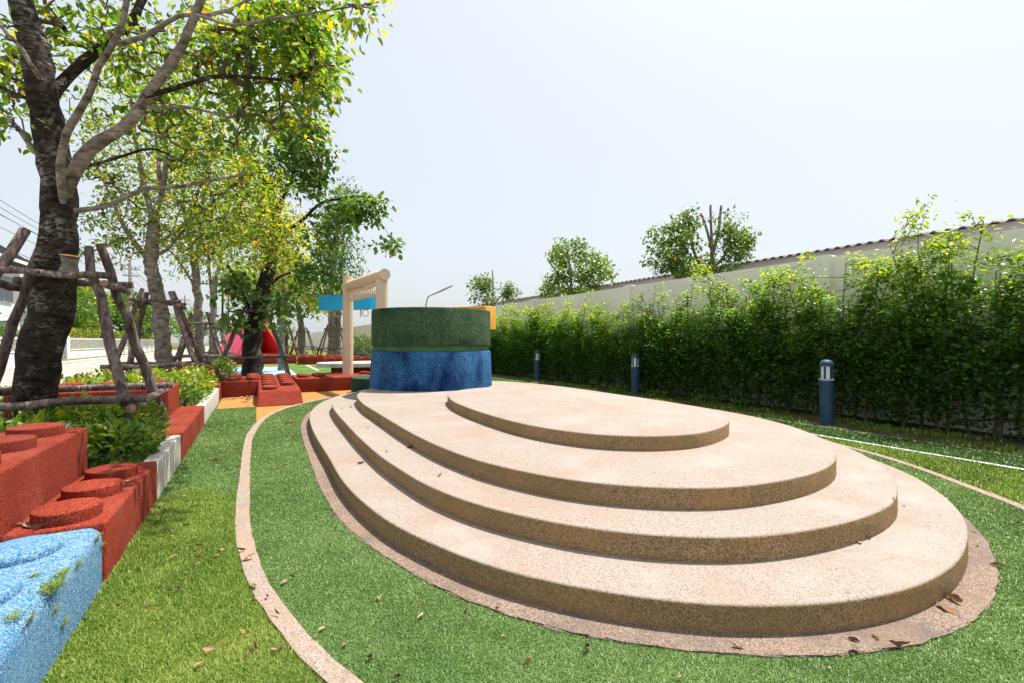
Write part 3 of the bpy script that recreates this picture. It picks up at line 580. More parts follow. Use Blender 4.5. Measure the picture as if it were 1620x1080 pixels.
def tree(name, label, limbs, clusters, leaf_m, Ls, per, tmean, group=None, rc=0.28, bark_m='bark_grey', twig_seg=4, wob=0.10, tsd=0.16, wid=0.5, cat='tree', droop=0.25, twig_r=1.0, part_limbs=True, csd=0.12):
    base = np.array(limbs[0][0][0]); e = empty(name, tuple(base), label, cat, group)
    nodes = []
    for k, lb in enumerate(limbs):
        pts, r0, r1 = lb[:3]; bmk = lb[3] if len(lb) > 3 else bark_m
        step = max(0.12, r0 * 0.5)
        d = dense(pts, step); n = len(d); t = np.linspace(0, 1, n)
        rad = r0 + (r1 - r0) * t
        if len(lb) > 4: rad = np.interp(t, np.linspace(0, 1, len(lb[4])), lb[4])
        if k == 0: rad = rad * (1 + 0.15 * np.exp(-t * n * step / 0.25))
        jj = rng.normal(0, 1, d.shape); jj = (np.roll(jj, 1, 0) + jj + np.roll(jj, -1, 0)) / 3; jj[0] = 0; dd = d + jj * rad[:, None] * 0.17
        tube('trunk' if k == 0 else 'limb', dd - base, rad, M[bmk], e, 14 if r0 > 0.12 else 8, 0.06 if r0 > 0.05 else 0.04)
        nodes.append(d[int(n * (0.35 if k == 0 else 0.12)):])
    nodes = np.concatenate(nodes); nn0 = len(nodes)
    C = np.asarray(clusters); n = len(C)
    if n:
        own = np.full(nn0, -1); d2 = np.full(n, 1e9); near = np.zeros(n, int)
        for i0 in range(0, n):
            dd = ((nodes - C[i0]) ** 2).sum(1); near[i0] = dd.argmin(); d2[i0] = dd.min()
        done = np.zeros(n, bool); par = np.full(n, -1); paths = [None] * n; order = []
        pos = list(nodes); own = list(own)
        for _ in range(n):
            i = int(np.where(done, 1e9, d2).argmin()); done[i] = True; order.append(i)
            a = pos[near[i]]; b = C[i]; par[i] = own[near[i]]; ln = np.linalg.norm(b - a)
            m1 = a + (b - a) * 0.33 + rng.normal(0, wob * ln, 3) + np.array([0, 0, 0.06 * ln]); m2 = a + (b - a) * 0.68 + rng.normal(0, wob * ln, 3) + np.array([0, 0, 0.05 * ln])
            paths[i] = np.array([a, m1, m2, b])
            new = [m1, m2, b]
            for q in new:
                pos.append(q); own.append(i)
                dq = ((C - q) ** 2).sum(1); u = dq < d2; d2[u] = dq[u]; near[u] = len(pos) - 1
        cnt = np.ones(n)
        for i in order[::-1]:
            if par[i] >= 0: cnt[par[i]] += cnt[i]
        V, F, off = [], [], 0
        for i in range(n):
            r_ = (0.004 + 0.0034 * math.sqrt(cnt[i])) * twig_r
            v, f = tube_data(paths[i] - base, np.linspace(r_, r_ * 0.6, 4), twig_seg, 0, False)
            V.append(v); F += [[q + off for q in ff] for ff in f]; off += len(v)
        tw = link('twigs', mesh('twigs', np.concatenate(V), np.array(F), M['twig'], None, True), e); tw['kind'] = 'stuff'
        k = per; cid = np.repeat(np.arange(n), k)
        u = unit(rng.normal(size=(n * k, 3))); rr = rng.random((n * k, 1)) ** 0.5
        lp = C[cid] + u * rr * rc * np.array([1, 1, 0.75])
        ax = u * 0.9 + rng.normal(0, 0.5, (n * k, 3)); ax[:, 2] -= droop
        nm = rng.normal(0, 0.55, (n * k, 3)); nm[:, 2] += 1.0
        L = Ls * (0.45 + 0.85 * rng.random(n * k)); ct = rng.normal(0, csd, n)
        lm = leaf_mesh('crown', lp - base, ax, nm, L, L * wid, np.where(rng.random(n * k) < 0.02, 0.97, np.minimum(tmean + ct[cid] + rng.normal(0, tsd, n * k), 0.84)), M[leaf_m])
        cr = link('crown', lm, e); cr['kind'] = 'stuff'
    return e
def px_limb(pts, y0, y1, w0, w1, bk=None):
    """limb traced at photo pixels, depth running from y0 to y1, width w0..w1 in pixels"""
    n = len(pts); ys = np.linspace(y0, y1, n); q = [P(t[0], t[1], t[2] if len(t) > 2 else y) for t, y in zip(pts, ys)]
    k0, k1 = [1 / math.sqrt(1 + ((t[0] - 810) / FPX) ** 2) for t in (pts[0], pts[-1])]
    l = [q, w0 / 2 / FPX * y0 * k0, w1 / 2 / FPX * y1 * k1]
    if bk: l.append(bk)
    return l
GT = 'trees in a row along the planter'
# --- the big near tree
TA = 5.15
tr = [P(a, b, TA) for a, b in ((50, 740), (55, 640), (60, 583), (78, 502), (91, 430), (92, 330), (84, 245), (68, 163), (54, 80), (34, 0), (16, -120), (0, -260))]
rad = [0.20, 0.185, 0.185, 0.188, 0.16, 0.15, 0.132, 0.128, 0.112, 0.10, 0.07, 0.04]
limbs = [(tr, 0.28, 0.1, 'bark_dark', rad)]
limbs += [px_limb([(97, 325, 5.15), (104, 300, 5.12), (118, 270), (143, 236), (191, 204), (222, 171), (236, 149), (265, 110), (289, 69), (310, 24), (326, -20), (345, -110)], 5.1, 4.5, 30, 9, 'bark_grey'),
          px_limb([(98, 350, 5.22), (100, 320, 5.10), (97, 290, 5.0), (95, 261), (106, 212), (126, 179), (143, 143), (155, 106), (175, 77), (195, 37), (201, 0), (210, -90)], 4.92, 4.4, 17, 9, 'bark_grey'),
          px_limb([(72, 180, 5.15), (82, 158, 5.2), (100, 132), (122, 110), (163, 73), (208, 33), (226, -5), (260, -90)], 5.3, 5.9, 26, 12, 'bark_dark'),
          px_limb([(187, 71), (228, 59), (261, 37), (285, 24), (326, 24), (363, 16), (400, -5), (450, -40)], 4.5, 4.7, 11, 4, 'bark_grey'),
          px_limb([(228, 153), (265, 143), (301, 132), (334, 122), (375, 122), (416, 124), (464, 128)], 4.75, 5.2, 11, 5, 'bark_dark'),
          px_limb([(118, 334), (150, 330), (179, 322), (228, 299), (277, 297), (326, 287), (367, 281), (391, 273)], 5.1, 5.6, 12, 4, 'bark_grey'),
          px_limb([(112, 280), (130, 265), (163, 257), (204, 244), (244, 236), (300, 262)], 5.05, 5.5, 8, 3, 'bark_dark'),
          px_limb([(65, 246), (53, 240), (33, 208), (0, 179), (-60, 150)], 5.1, 5.0, 13, 6, 'bark_grey'),
          px_limb([(66, 168, 5.2), (39, 155), (0, 138), (-50, 120)], 5.15, 5.3, 9, 5, 'bark_dark'),
          px_limb([(72, 145, 5.2), (64, 126, 5.08), (50, 105), (33, 77), (0, 41), (-40, 0)], 5.0, 4.7, 11, 6, 'bark_grey'),
          px_limb([(232, 171), (270, 170), (305, 171), (340, 180), (375, 189)], 4.75, 5.1, 8, 3, 'bark_grey'),
          px_limb([(310, 24), (370, 40), (430, 30), (500, 20), (560, 10), (600, 4)], 4.5, 4.5, 6, 2, 'bark_grey')]
cl = np.concatenate([cblob(90, 50, 5.8, 130, 85, 0.9, 36), cblob(260, 80, 6.0, 140, 80, 1.0, 58), cblob(390, 70, 5.8, 110, 75, 0.9, 74), cblob(480, 70, 5.6, 60, 75, 0.8, 44),
                     cblob(450, 10, 5.2, 100, 35, 0.7, 34), cblob(420, 170, 6.0, 100, 60, 0.9, 50), cblob(20, 160, 5.6, 60, 140, 0.9, 26), cblob(300, 190, 6.0, 120, 60, 0.9, 30),
                     cblob(555, 14, 4.6, 38, 12, 0.3, 9), cblob(505, 110, 5.0, 25, 50, 0.5, 14), cblob(150, -150, 5.6, 330, 110, 1.6, 60)])
tree('leafy_tree', 'large dark barked tree propped with logs, closest to the near red bricks', limbs, cl, 'leaf', 0.10, 19, 0.45, GT, 0.30, 'bark_dark', tsd=0.17, csd=0.14, twig_r=1.6)
# sawn stub on the trunk
stub = P(110, 415, 4.86)
o = tube('sawn_stub', [stub + np.array([-0.02, 0.06, -0.12]), stub + np.array([0.0, 0.02, -0.02]), stub + np.array([0.01, 0.0, 0.07])], [0.085, 0.062, 0.075], M['bark_grey'], None, 14, 0.09, M['cutfresh'])
o.parent = bpy.data.objects['leafy_tree']; o.matrix_parent_inverse = __import__('mathutils').Matrix.Translation(-bpy.data.objects['leafy_tree'].location)
# --- second tree
TB = 11.9
limbs = [([P(a, b, TB) for a, b in ((262, 612), (261, 577), (256, 510), (249, 469), (241, 424), (240, 387), (243, 354))], 0.19, 0.135, 'bark_grey'),
         px_limb([(243, 356), (232, 310), (222, 265), (212, 204), (205, 130)], TB, 12.3, 11, 5), px_limb([(243, 352), (257, 301), (263, 244), (257, 175), (262, 100)], TB, 11.5, 11, 5),
         px_limb([(256, 300), (250, 250), (246, 204), (250, 140)], 11.7, 12.3, 8, 4), px_limb([(240, 425), (228, 405), (196, 358), (170, 300), (155, 265)], TB, 11.4, 10, 4),
         px_limb([(243, 405), (265, 395), (293, 363), (330, 350), (370, 345), (410, 360), (440, 375)], TB, 13.3, 7, 2.5), px_limb([(245, 390), (300, 350), (360, 300), (400, 250)], TB, 13, 5, 3)]
cl = np.concatenate([cblob(235, 180, 12.0, 130, 110, 1.6, 150), cblob(340, 240, 12.4, 100, 100, 1.5, 140), cblob(180, 330, 11.8, 60, 60, 1.0, 44), cblob(300, 340, 12.3, 110, 60, 1.3, 95), cblob(160, 240, 11.8, 50, 80, 1.0, 26), cblob(425, 370, 13.2, 62, 55, 1.2, 110), cblob(400, 300, 13.0, 60, 40, 1.1, 40), cblob(120, 400, 11.8, 30, 30, .6, 6), cblob(190, 400, 11.6, 35, 30, .7, 12)])
tree('leafy_tree', 'grey barked tree behind the big near one, forked low with yellow green leaves', limbs, cl, 'leaf', 0.115, 20, 0.56, GT, 0.38, tsd=0.17, twig_r=1.8)
# --- third and fourth
limbs = [([P(a, b, 18.7) for a, b in ((316, 596), (315, 540), (313, 470), (308, 410))], 0.19, 0.13), px_limb([(309, 415), (296, 370), (290, 310), (285, 240)], 18.7, 19, 8, 4), px_limb([(309, 415), (318, 370), (322, 310), (330, 240)], 18.7, 18.3, 8, 4), px_limb([(311, 470), (300, 440), (280, 410), (262, 390)], 18.7, 18, 5, 3)]
cl = np.concatenate([cblob(310, 280, 18.8, 110, 110, 2.2, 150), cblob(350, 380, 18.6, 70, 55, 1.8, 90), cblob(300, 400, 18.8, 60, 45, 1.4, 40)])
tree('leafy_tree', 'slim tree third along the planter, standing beyond the second shrub bed', limbs, cl, 'leaf', 0.16, 18, 0.57, GT, 0.5, 'bark_grey', 3, twig_r=2)
limbs = [([P(a, b, 25.4) for a, b in ((336, 583), (337, 530), (337, 480), (341, 440))], 0.2, 0.14), px_limb([(337, 480), (332, 440), (330, 390), (336, 330)], 25.4, 25, 6, 3), px_limb([(341, 440), (352, 400), (356, 350), (360, 290)], 25.4, 26, 6, 3)]
cl = np.concatenate([cblob(355, 340, 25.4, 60, 80, 2.6, 70), cblob(375, 430, 25, 40, 45, 2, 40)])
tree('leafy_tree', 'pale double stemmed tree fourth along the planter, beside the dark posts', limbs, cl, 'leaf', 0.20, 22, 0.58, GT, 0.6, 'bark_grey', 3)
# --- leaning dark tree with big leaves
TD = 17.0
limbs = [([P(a, b, TD) for a, b in ((400, 596), (400, 560), (400, 528), (411, 484), (421, 445), (427, 410), (436, 346), (421, 285), (392, 253), (371, 204))], 0.30, 0.09, 'bark_dark', [0.33, 0.30, 0.29, 0.26, 0.22, 0.21, 0.15, 0.13, 0.12, 0.08]),
         px_limb([(400, 510), (392, 485), (376, 448), (360, 420)], TD, 16.4, 9, 4, 'bark_dark'), px_limb([(430, 400), (450, 370), (481, 346), (509, 322), (545, 314), (574, 312), (590, 322), (602, 350)], TD, 16.2, 8, 2, 'bark_dark'),
         px_limb([(436, 350), (450, 310), (470, 260), (490, 220)], TD, 16.6, 8, 3, 'bark_dark'), px_limb([(415, 470), (440, 440), (470, 430), (500, 425)], TD, 16.6, 6, 3, 'bark_dark')]
cl = np.concatenate([cblob(475, 215, 16.8, 42, 60, 1.2, 70), cblob(500, 280, 16.6, 22, 45, .7, 26), cblob(510, 110, 16.6, 20, 60, .6, 20), cblob(440, 270, 17.0, 70, 50, 1.4, 55), cblob(555, 335, 16.3, 45, 28, 0.7, 34), cblob(598, 335, 16.2, 18, 28, 0.4, 10), cblob(620, 388, 16.2, 22, 10, 0.3, 7), cblob(500, 370, 16.5, 45, 40, 0.9, 26),
                     cblob(380, 455, 16.4, 32, 36, 0.9, 30), cblob(448, 490, 16.4, 28, 32, 0.8, 20), cblob(505, 435, 16.6, 40, 30, 0.9, 34), cblob(512, 245, 16.6, 18, 16, 0.3, 7), cblob(370, 510, 16.2, 25, 18, 0.5, 9), cblob(525, 148, 16.6, 14, 12, .3, 5)])
tree('leafy_tree', 'leaning dark trunked tree with big round leaves in front of the pink tent', limbs, cl, 'leaf_dark', 0.20, 16, 0.60, None, 0.40, 'bark_dark', 4, tsd=0.2, wid=0.72, droop=0.5)
# --- yellow green tree behind it
limbs = [([P(a, b, 22.5) for a, b in ((446, 585), (446, 530), (450, 470), (447, 400))], 0.16, 0.10), px_limb([(449, 470), (430, 420), (420, 370)], 22.5, 22, 5, 3), px_limb([(448, 430), (465, 390), (470, 350)], 22.5, 23, 5, 3)]
cl = np.concatenate([cblob(435, 365, 21.6, 58, 50, 1.8, 95), cblob(420, 430, 22, 55, 35, 1.6, 50), cblob(400, 300, 22, 40, 40, 1.5, 30), cblob(470, 440, 22.3, 25, 22, 0.8, 14)])
tree('leafy_tree', 'yellow green small leaved tree filling the gap behind the leaning trunk', limbs, cl, 'leaf', 0.14, 30, 0.72, None, 0.5, 'bark_grey', 3, tsd=0.12, csd=0.08)
# --- trees on the far lawn
limbs = [([P(a, b, 37) for a, b in ((524, 567), (526, 530), (524, 470), (530, 400), (538, 310))], 0.36, 0.08, 'bark_grey'), ([P(a, b, 37.3) for a, b in ((533, 567), (534, 520), (538, 440), (545, 360))], 0.3, 0.08, 'bark_grey')]
cl = np.concatenate([cblob(535, 400, 37, 42, 75, 2.4, 90), cblob(545, 320, 37, 28, 35, 1.5, 34), cblob(560, 450, 37, 25, 25, 1.4, 18), cblob(520, 470, 37, 35, 18, 1.4, 18)])
tree('lawn_tree', 'tall feathery dark tree on the far lawn behind the blue beam', limbs, cl, 'leaf_dark', 0.26, 30, 0.42, 'propped trees on the far lawn', 0.8, 'bark_grey', 3, tsd=0.2)
limbs = [([P(a, b, 50) for a, b in ((479, 561), (478, 535), (474, 500), (470, 470))], 0.45, 0.2), px_limb([(475, 510), (486, 490), (498, 470)], 50, 49, 5, 2)]
cl = np.concatenate([cblob(480, 470, 50, 45, 30, 3, 70), cblob(465, 430, 50, 40, 40, 3, 60), cblob(505, 485, 49, 22, 14, 1.6, 16)])
tree('lawn_tree', 'broad yellowing tree on the far lawn with props round its stout trunk', limbs, cl, 'leaf', 0.34, 30, 0.66, 'propped trees on the far lawn', 1.1, 'bark_grey', 3, tsd=0.2)
limbs = [([P(a, b, 44) for a, b in ((450, 563), (450, 530), (446, 500), (440, 460))], 0.38, 0.18, 'bark_dark')]
cl = np.concatenate([cblob(440, 450, 44, 40, 40, 2.6, 60), cblob(400, 470, 44, 40, 40, 2.6, 50)])
tree('lawn_tree', 'shaded dark tree on the far lawn just past the tent', limbs, cl, 'leaf_dark', 0.32, 28, 0.5, 'propped trees on the far lawn', 1.0, 'bark_dark', 3)
# --- trees beyond the boundary wall
limbs = [([P(a, b, 18.9) for a, b in ((905, 595), (905, 500), (903, 440), (898, 400))], 0.11, 0.04), px_limb([(904, 470), (930, 440), (948, 410)], 18.9, 18.6, 4, 2), px_limb([(904, 460), (880, 430), (866, 410)], 18.9, 19.2, 4, 2)]
cl = np.concatenate([cblob(892, 412, 18.9, 20, 34, 1.0, 34), cblob(946, 428, 18.8, 24, 28, 0.9, 36), cblob(870, 448, 19, 16, 22, 0.8, 16), cblob(905, 458, 18.9, 45, 16, 1.0, 24), cblob(915, 400, 18.9, 12, 20, .5, 10), cblob(916, 430, 18.9, 18, 20, .6, 14)])
tree('garden_tree', 'bright green round tree beyond the wall, middle one of three', limbs, cl, 'leaf_shrub', 0.15, 26, 0.70, 'trees beyond the boundary wall', 0.27, 'bark_grey', 3, tsd=0.14, wid=0.6)
limbs = [([P(a, b, 13.4) for a, b in ((1118, 615), (1120, 500), (1124, 440), (1127, 400))], 0.11, 0.06), px_limb([(1127, 402), (1120, 370), (1112, 345), (1108, 338)], 13.4, 13.2, 5, 4), px_limb([(1127, 396), (1125, 360), (1124, 325)], 13.4, 13.5, 5, 3.5), px_limb([(1127, 405), (1136, 370), (1141, 326)], 13.4, 13.6, 6, 4), px_limb([(1122, 440), (1098, 400), (1088, 345)], 13.4, 13.2, 7, 3), px_limb([(1124, 430), (1150, 400), (1165, 370)], 13.4, 13.6, 6, 3), px_limb([(1122, 450), (1080, 420), (1040, 385)], 13.4, 13.2, 5, 2)]
cl = np.concatenate([cblob(1062, 388, 13.3, 42, 42, 0.7, 90), cblob(1088, 356, 13.3, 20, 26, 0.5, 30), cblob(1155, 380, 13.5, 32, 46, 0.6, 74), cblob(1110, 422, 13.4, 75, 22, 0.7, 74), cblob(1183, 382, 13.5, 13, 10, 0.3, 7), cblob(1075, 425, 13.3, 40, 18, 0.6, 22)])
tree('garden_tree', 'pollarded tree with bare cut stems and dark leaves beyond the wall', limbs, cl, 'leaf_dark', 0.11, 17, 0.72, 'trees beyond the boundary wall', 0.19, 'bark_grey', 4, tsd=0.25, wid=0.62, droop=0.6)
limbs = [([P(a, b, 25.5) for a, b in ((779, 580), (779, 500), (780, 460), (779, 428))], 0.09, 0.03), px_limb([(779, 480), (765, 455), (758, 440)], 25.5, 25.3, 3, 1.5), px_limb([(779, 485), (796, 465), (805, 452)], 25.5, 25.7, 3, 1.5)]
cl = np.concatenate([cblob(764, 455, 25.5, 24, 20, 0.8, 46), cblob(803, 462, 25.6, 13, 15, 0.5, 24), cblob(778, 472, 25.5, 32, 10, 0.8, 16)])
tree('garden_tree', 'small reddish tree beyond the wall just above the drum', limbs, cl, 'leaf_dark', 0.16, 22, 0.66, 'trees beyond the boundary wall', 0.3, 'bark_grey', 3, tsd=0.25)

# ------------------------------------------------------------------ timber props
def wob_line(a, b, k=9, amp=0.012):
    a, b = np.array(a, float), np.array(b, float); t = np.linspace(0, 1, k)[:, None]; j = rng.normal(0, amp, (k, 3)); j[0] = j[-1] = 0
    return a + (b - a) * t + j
def props(label, cx, cy, z0, off=(0, 0), hb=0.95, ht=0.33, zt=2.38, zl=0.72, zu=2.02, r=0.062, far=False, group='timber props round the trees', rz=0.0, n=4):
    e = empty('tree_props', (cx, cy, z0), label, 'tree props', group, rz)
    m = M['wood_far'] if far else M['wood']; sg = 7 if far else 12; rg = 0.02 if far else 0.06
    cor = [(1, -1), (1, 1), (-1, 1), (-1, -1)]
    bp = [np.array([hb * a, hb * b, -0.05]) for a, b in cor]; tp = [np.array([off[0] + ht * a, off[1] + ht * b, zt - z0]) for a, b in cor]
    def at(i, z):
        f_ = (z - z0 + 0.05) / (zt - z0 + 0.05); return bp[i] + (tp[i] - bp[i]) * f_
    for i in range(4):
        rr = r * random.uniform(0.9, 1.2); tube('prop', wob_line(bp[i], tp[i] + (tp[i] - bp[i]) * random.uniform(0.0, 0.10)), np.linspace(rr * 1.15, rr * 0.85, 9), m, e, sg, rg, M['cutwood'])
    for zz, ex, rr in ((zl, 0.20, r * 0.80), (zu, 0.14, r * 0.75)):
        for i in range(4):
            a, b = at(i, zz), at((i + 1) % 4, zz); u = (b - a) / np.linalg.norm(b - a); out = np.array([u[1], -u[0], 0]) * r * 1.6; dz = np.array([0, 0, (i % 2) * r * 1.7])
            tube('tie_log', wob_line(a - u * ex + out + dz, b + u * ex + out + dz, 7), rr * random.uniform(0.85, 1.15), m, e, sg, rg, M['cutwood'])
    return e
props('weathered log props tied round the big near tree', -2.0, 6.95, 0.24, (0.10, 0.05), 0.93, 0.30, r=0.052)
props('log props round the second tree behind the near shrubs', -2.1, 14.75, 0.24, (-0.1, 0.05), 0.95, 0.30, zt=2.6, zu=2.3)
props('log props round the slim third tree of the planter', -2.0, 22.6, 0.15, (0, 0), 0.9, 0.3, far=True)
props('log props round the fourth double stemmed tree', -2.1, 30.2, 0.15, (0, 0), 0.9, 0.3, far=True)
pd = P(400, 596, TD)
props('slender log props round the leaning dark tree', pd[0], pd[1], 0.0, (0.1, 0.0), 1.25, 0.35, zt=2.6, zl=0.78, zu=2.4, r=0.05, far=True)
for (a, y, lb) in ((528, 37, 'log props round the tall feathery lawn tree'), (479, 50, 'log props round the broad yellowing lawn tree'), (450, 44, 'log props round the shaded dark lawn tree')):
    q = P(a, 560, y); props(lb, q[0], q[1], 0.0, (0, 0), 1.25, 0.4, zt=2.7, zl=0.8, zu=2.3, r=0.06, far=True)

# ------------------------------------------------------------------ planter shrubs
def shrub(name, label, c_, r, n, L, m='leaf_shrub', tm=0.45, group=None, cat='shrub', z0=0.24, stems=7, shell=0.7):
    base = np.array([c_[0], c_[1], z0]); e = empty(name, tuple(base), label, cat, group)
    ctr = np.array([0, 0, r[2] * 0.9]); p = blob_pts(ctr, r, n, shell); p[:, 2] = np.maximum(p[:, 2], 0.02)
    u = unit(p - ctr * 0.6); ax = u + rng.normal(0, 0.6, p.shape); nm = rng.normal(0, 0.5, p.shape) + u * 0.5; nm[:, 2] += 0.8
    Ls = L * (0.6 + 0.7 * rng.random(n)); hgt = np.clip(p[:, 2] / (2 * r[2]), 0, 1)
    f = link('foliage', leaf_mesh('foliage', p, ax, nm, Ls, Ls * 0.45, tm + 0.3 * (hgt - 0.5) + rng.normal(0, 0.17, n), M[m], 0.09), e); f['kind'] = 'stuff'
    V, F, off = [], [], 0
    for k in range(stems):
        q = p[rng.integers(n)] * 0.85; v, ff = tube_data(wob_line((rng.normal(0, .05), rng.normal(0, .05), 0), q, 5, 0.015), np.linspace(0.011, 0.005, 5), 5, 0, False)
        V.append(v); F += [[a + off for a in g_] for g_ in ff]; off += len(v)
    s = link('stems', mesh('stems', np.concatenate(V), np.array(F), M['twig'], None, True), e); s['kind'] = 'stuff'
    return e
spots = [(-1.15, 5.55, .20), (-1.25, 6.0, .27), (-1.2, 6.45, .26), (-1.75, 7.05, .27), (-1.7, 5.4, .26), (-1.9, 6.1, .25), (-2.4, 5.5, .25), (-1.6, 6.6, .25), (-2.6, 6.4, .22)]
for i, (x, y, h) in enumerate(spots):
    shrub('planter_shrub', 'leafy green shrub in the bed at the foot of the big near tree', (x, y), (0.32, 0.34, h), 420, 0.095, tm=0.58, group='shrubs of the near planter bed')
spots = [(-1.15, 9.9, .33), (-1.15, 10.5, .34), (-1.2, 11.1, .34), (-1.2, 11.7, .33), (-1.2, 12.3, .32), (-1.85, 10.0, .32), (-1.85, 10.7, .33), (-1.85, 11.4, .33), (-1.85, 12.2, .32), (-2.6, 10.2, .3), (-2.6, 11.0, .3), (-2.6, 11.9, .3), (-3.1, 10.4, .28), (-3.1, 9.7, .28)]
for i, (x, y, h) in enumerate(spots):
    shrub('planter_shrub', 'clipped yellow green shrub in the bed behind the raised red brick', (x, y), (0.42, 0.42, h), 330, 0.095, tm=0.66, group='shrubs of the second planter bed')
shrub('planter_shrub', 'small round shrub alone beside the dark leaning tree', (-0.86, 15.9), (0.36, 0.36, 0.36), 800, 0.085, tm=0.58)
# ------------------------------------------------------------------ hedge along the wall
def hedge_plant(seed, H):
    global rng; rng = np.random.default_rng(seed)
    e = empty('hedge_shrub', (0, 0, 0)); st = []; V, F, off = [], [], 0
    tips = []
    for k in range(3):
        b = np.array([rng.normal(0, .05), rng.normal(0, .10), 0]); top = np.array([-0.05 + rng.normal(0, .10), rng.normal(0, .28), H * rng.uniform(0.8, 1.0)])
        mid = np.array([rng.normal(0, .05), b[1] * .6 + top[1] * .25 + rng.normal(0, .04), H * 0.45]); d = dense([b, mid, top], 0.2)
        v, ff = tube_data(d + rng.normal(0, 0.008, d.shape), np.linspace(0.024, 0.006, len(d)), 6, 0.05, False); V.append(v); F += [[a + off for a in g_] for g_ in ff]; off += len(v)
        tips.append(d)
    D = np.concatenate(tips); up = D[D[:, 2] > H * 0.3]; C = []
    for k in range(34):
        a = up[rng.integers(len(up))]; dirv = np.array([rng.normal(-.22, .28), rng.normal(0, .55), rng.uniform(-0.05, .5)]) * rng.uniform(0.35, 1.1); b = a + dirv
        b[0] = np.clip(b[0], -0.55, 0.22); v, ff = tube_data(wob_line(a, b, 4, 0.015), np.linspace(0.007, 0.003, 4), 4, 0, False); V.append(v); F += [[q + off for q in g_] for g_ in ff]; off += len(v)
        for t in (0.45, 0.7, 0.9, 1.0): C.append(a + (b - a) * t)
    st = link('stems', mesh('stems', np.concatenate(V), np.array(F), M['twig'], None, True), e); st['kind'] = 'stuff'
    C = np.array(C); n1 = 1350; p1 = C[rng.integers(len(C), size=n1)] + rng.normal(0, 0.075, (n1, 3))
    n2 = 2150; z = 0.10 + (H * 0.84 - 0.10) * rng.beta(1.1, 1.75, n2); p2 = np.c_[np.clip(rng.normal(-0.08, 0.17, n2), -0.42, 0.25), rng.normal(0, 0.27, n2), z]
    cell = np.sin(p2[:, 1] * 11 + seed) * np.sin(p2[:, 2] * 9 + seed * 2) + rng.normal(0, .6, n2); p2 = p2[(cell > -0.55) & ((p2[:, 2] > 0.55) | (rng.random(n2) < 0.25 + p2[:, 2]))]
    p = np.concatenate([p1, p2]); n = len(p)
    ax = rng.normal(0, 1, (n, 3)); ax[:, 2] = ax[:, 2] * 0.4 - 0.25; nm = rng.normal(0, 0.35, (n, 3)); nm[:, 2] += 1.0; nm[:, 0] -= 0.2
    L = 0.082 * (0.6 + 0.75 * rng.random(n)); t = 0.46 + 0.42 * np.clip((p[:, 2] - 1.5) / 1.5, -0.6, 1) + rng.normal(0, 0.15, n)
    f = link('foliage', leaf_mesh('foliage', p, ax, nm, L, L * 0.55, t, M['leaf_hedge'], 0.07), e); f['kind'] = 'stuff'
    return e
protos = [hedge_plant(100 + k, h) for k, h in enumerate((2.75, 3.0, 2.6, 2.9, 3.2, 2.7))]
rng = np.random.default_rng(11)
used = set(); y = -2.0; i = 0
while y < 27:
    k = int(rng.integers(6)); o = protos[k]
    if k in used: o = copy_tree(protos[k])
    used.add(k)
    s = 0.86 + 0.13 * math.exp(-max(0, y - 2) / 7) + rng.uniform(-0.13, 0.09)
    if abs(y - 3.2) < 0.9: s += 0.07
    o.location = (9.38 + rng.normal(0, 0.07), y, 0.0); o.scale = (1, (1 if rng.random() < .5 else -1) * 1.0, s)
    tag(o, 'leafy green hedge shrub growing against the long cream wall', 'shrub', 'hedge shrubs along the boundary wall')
    y += 0.46 + rng.uniform(-0.12, 0.12); i += 1
for i, y in enumerate((31, 34.5, 38, 41, 46, 52)):
    shrub('wall_bush', 'bushy green shrub against the far stretch of the boundary wall', (9.1, y), (0.7, 1.3, 1.05), 900, 0.16, 'leaf_shrub', 0.42, 'bushes at the far end of the wall', 'bush', 0.0, 4)
# low weeds at the hedge foot
for (x, y) in ((8.75, 9.7), (8.9, 10.4), (8.8, 8.3), (8.85, 7.0), (8.95, 6.1)):
    shrub('weed_clump', 'low weedy clump at the foot of the hedge', (x, y), (0.28, 0.32, 0.10), 150, 0.06, 'leaf_hedge', 0.5, 'weeds under the hedge', 'weeds', 0.0, 3)

# ================================================================== the street side
fc = empty('garden_fence', (-12.55, 0, 0), 'white picket fence on a low wall across the road', 'fence')
def fence(y0, y1):
    box('low_wall', (0, (y0 + y1) / 2, 0.33), (0.16, y1 - y0, 0.66), M['white_wall'], fc, 0.01)
    for z in (0.80, 1.55): box('rail', (0, (y0 + y1) / 2, z), (0.05, y1 - y0, 0.06), M['white_paint'], fc, 0.004)
    V, F = [], []; y = y0 + 0.1
    while y < y1:
        b = len(V)
        for dx in (-.006, .006):
            for dy in (-.018, .018):
                for z in (0.70, 1.66): V.append((dx, y + dy, z))
        F += [(b, b + 1, b + 3, b + 2), (b + 4, b + 6, b + 7, b + 5), (b, b + 4, b + 5, b + 1), (b + 2, b + 3, b + 7, b + 6), (b + 1, b + 5, b + 7, b + 3)]; y += 0.15
    p = link('pickets', mesh('pickets', V, F, M['white_paint']), fc); p['kind'] = 'stuff'
fence(24, 41.0); fence(47.0, 58.0); fence(58.6, 70.0); fence(70.6, 95.0)
for y in (41.3, 46.4, 58.3, 70.3): box('pillar', (0, y, 0.88), (0.5, 0.58, 1.76), M['white_wall'], fc, 0.02)
for y in (42.8, 45.0):
    box('gate', (0, y, 0.85), (0.06, 2.1, 1.5), M['grey_metal'], fc, 0.01)
    for k in range(9): box('gate_bar', (0.05, y - 0.9 + k * 0.225, 0.85), (0.03, 0.05, 1.45), M['white_paint'], fc, 0.004)
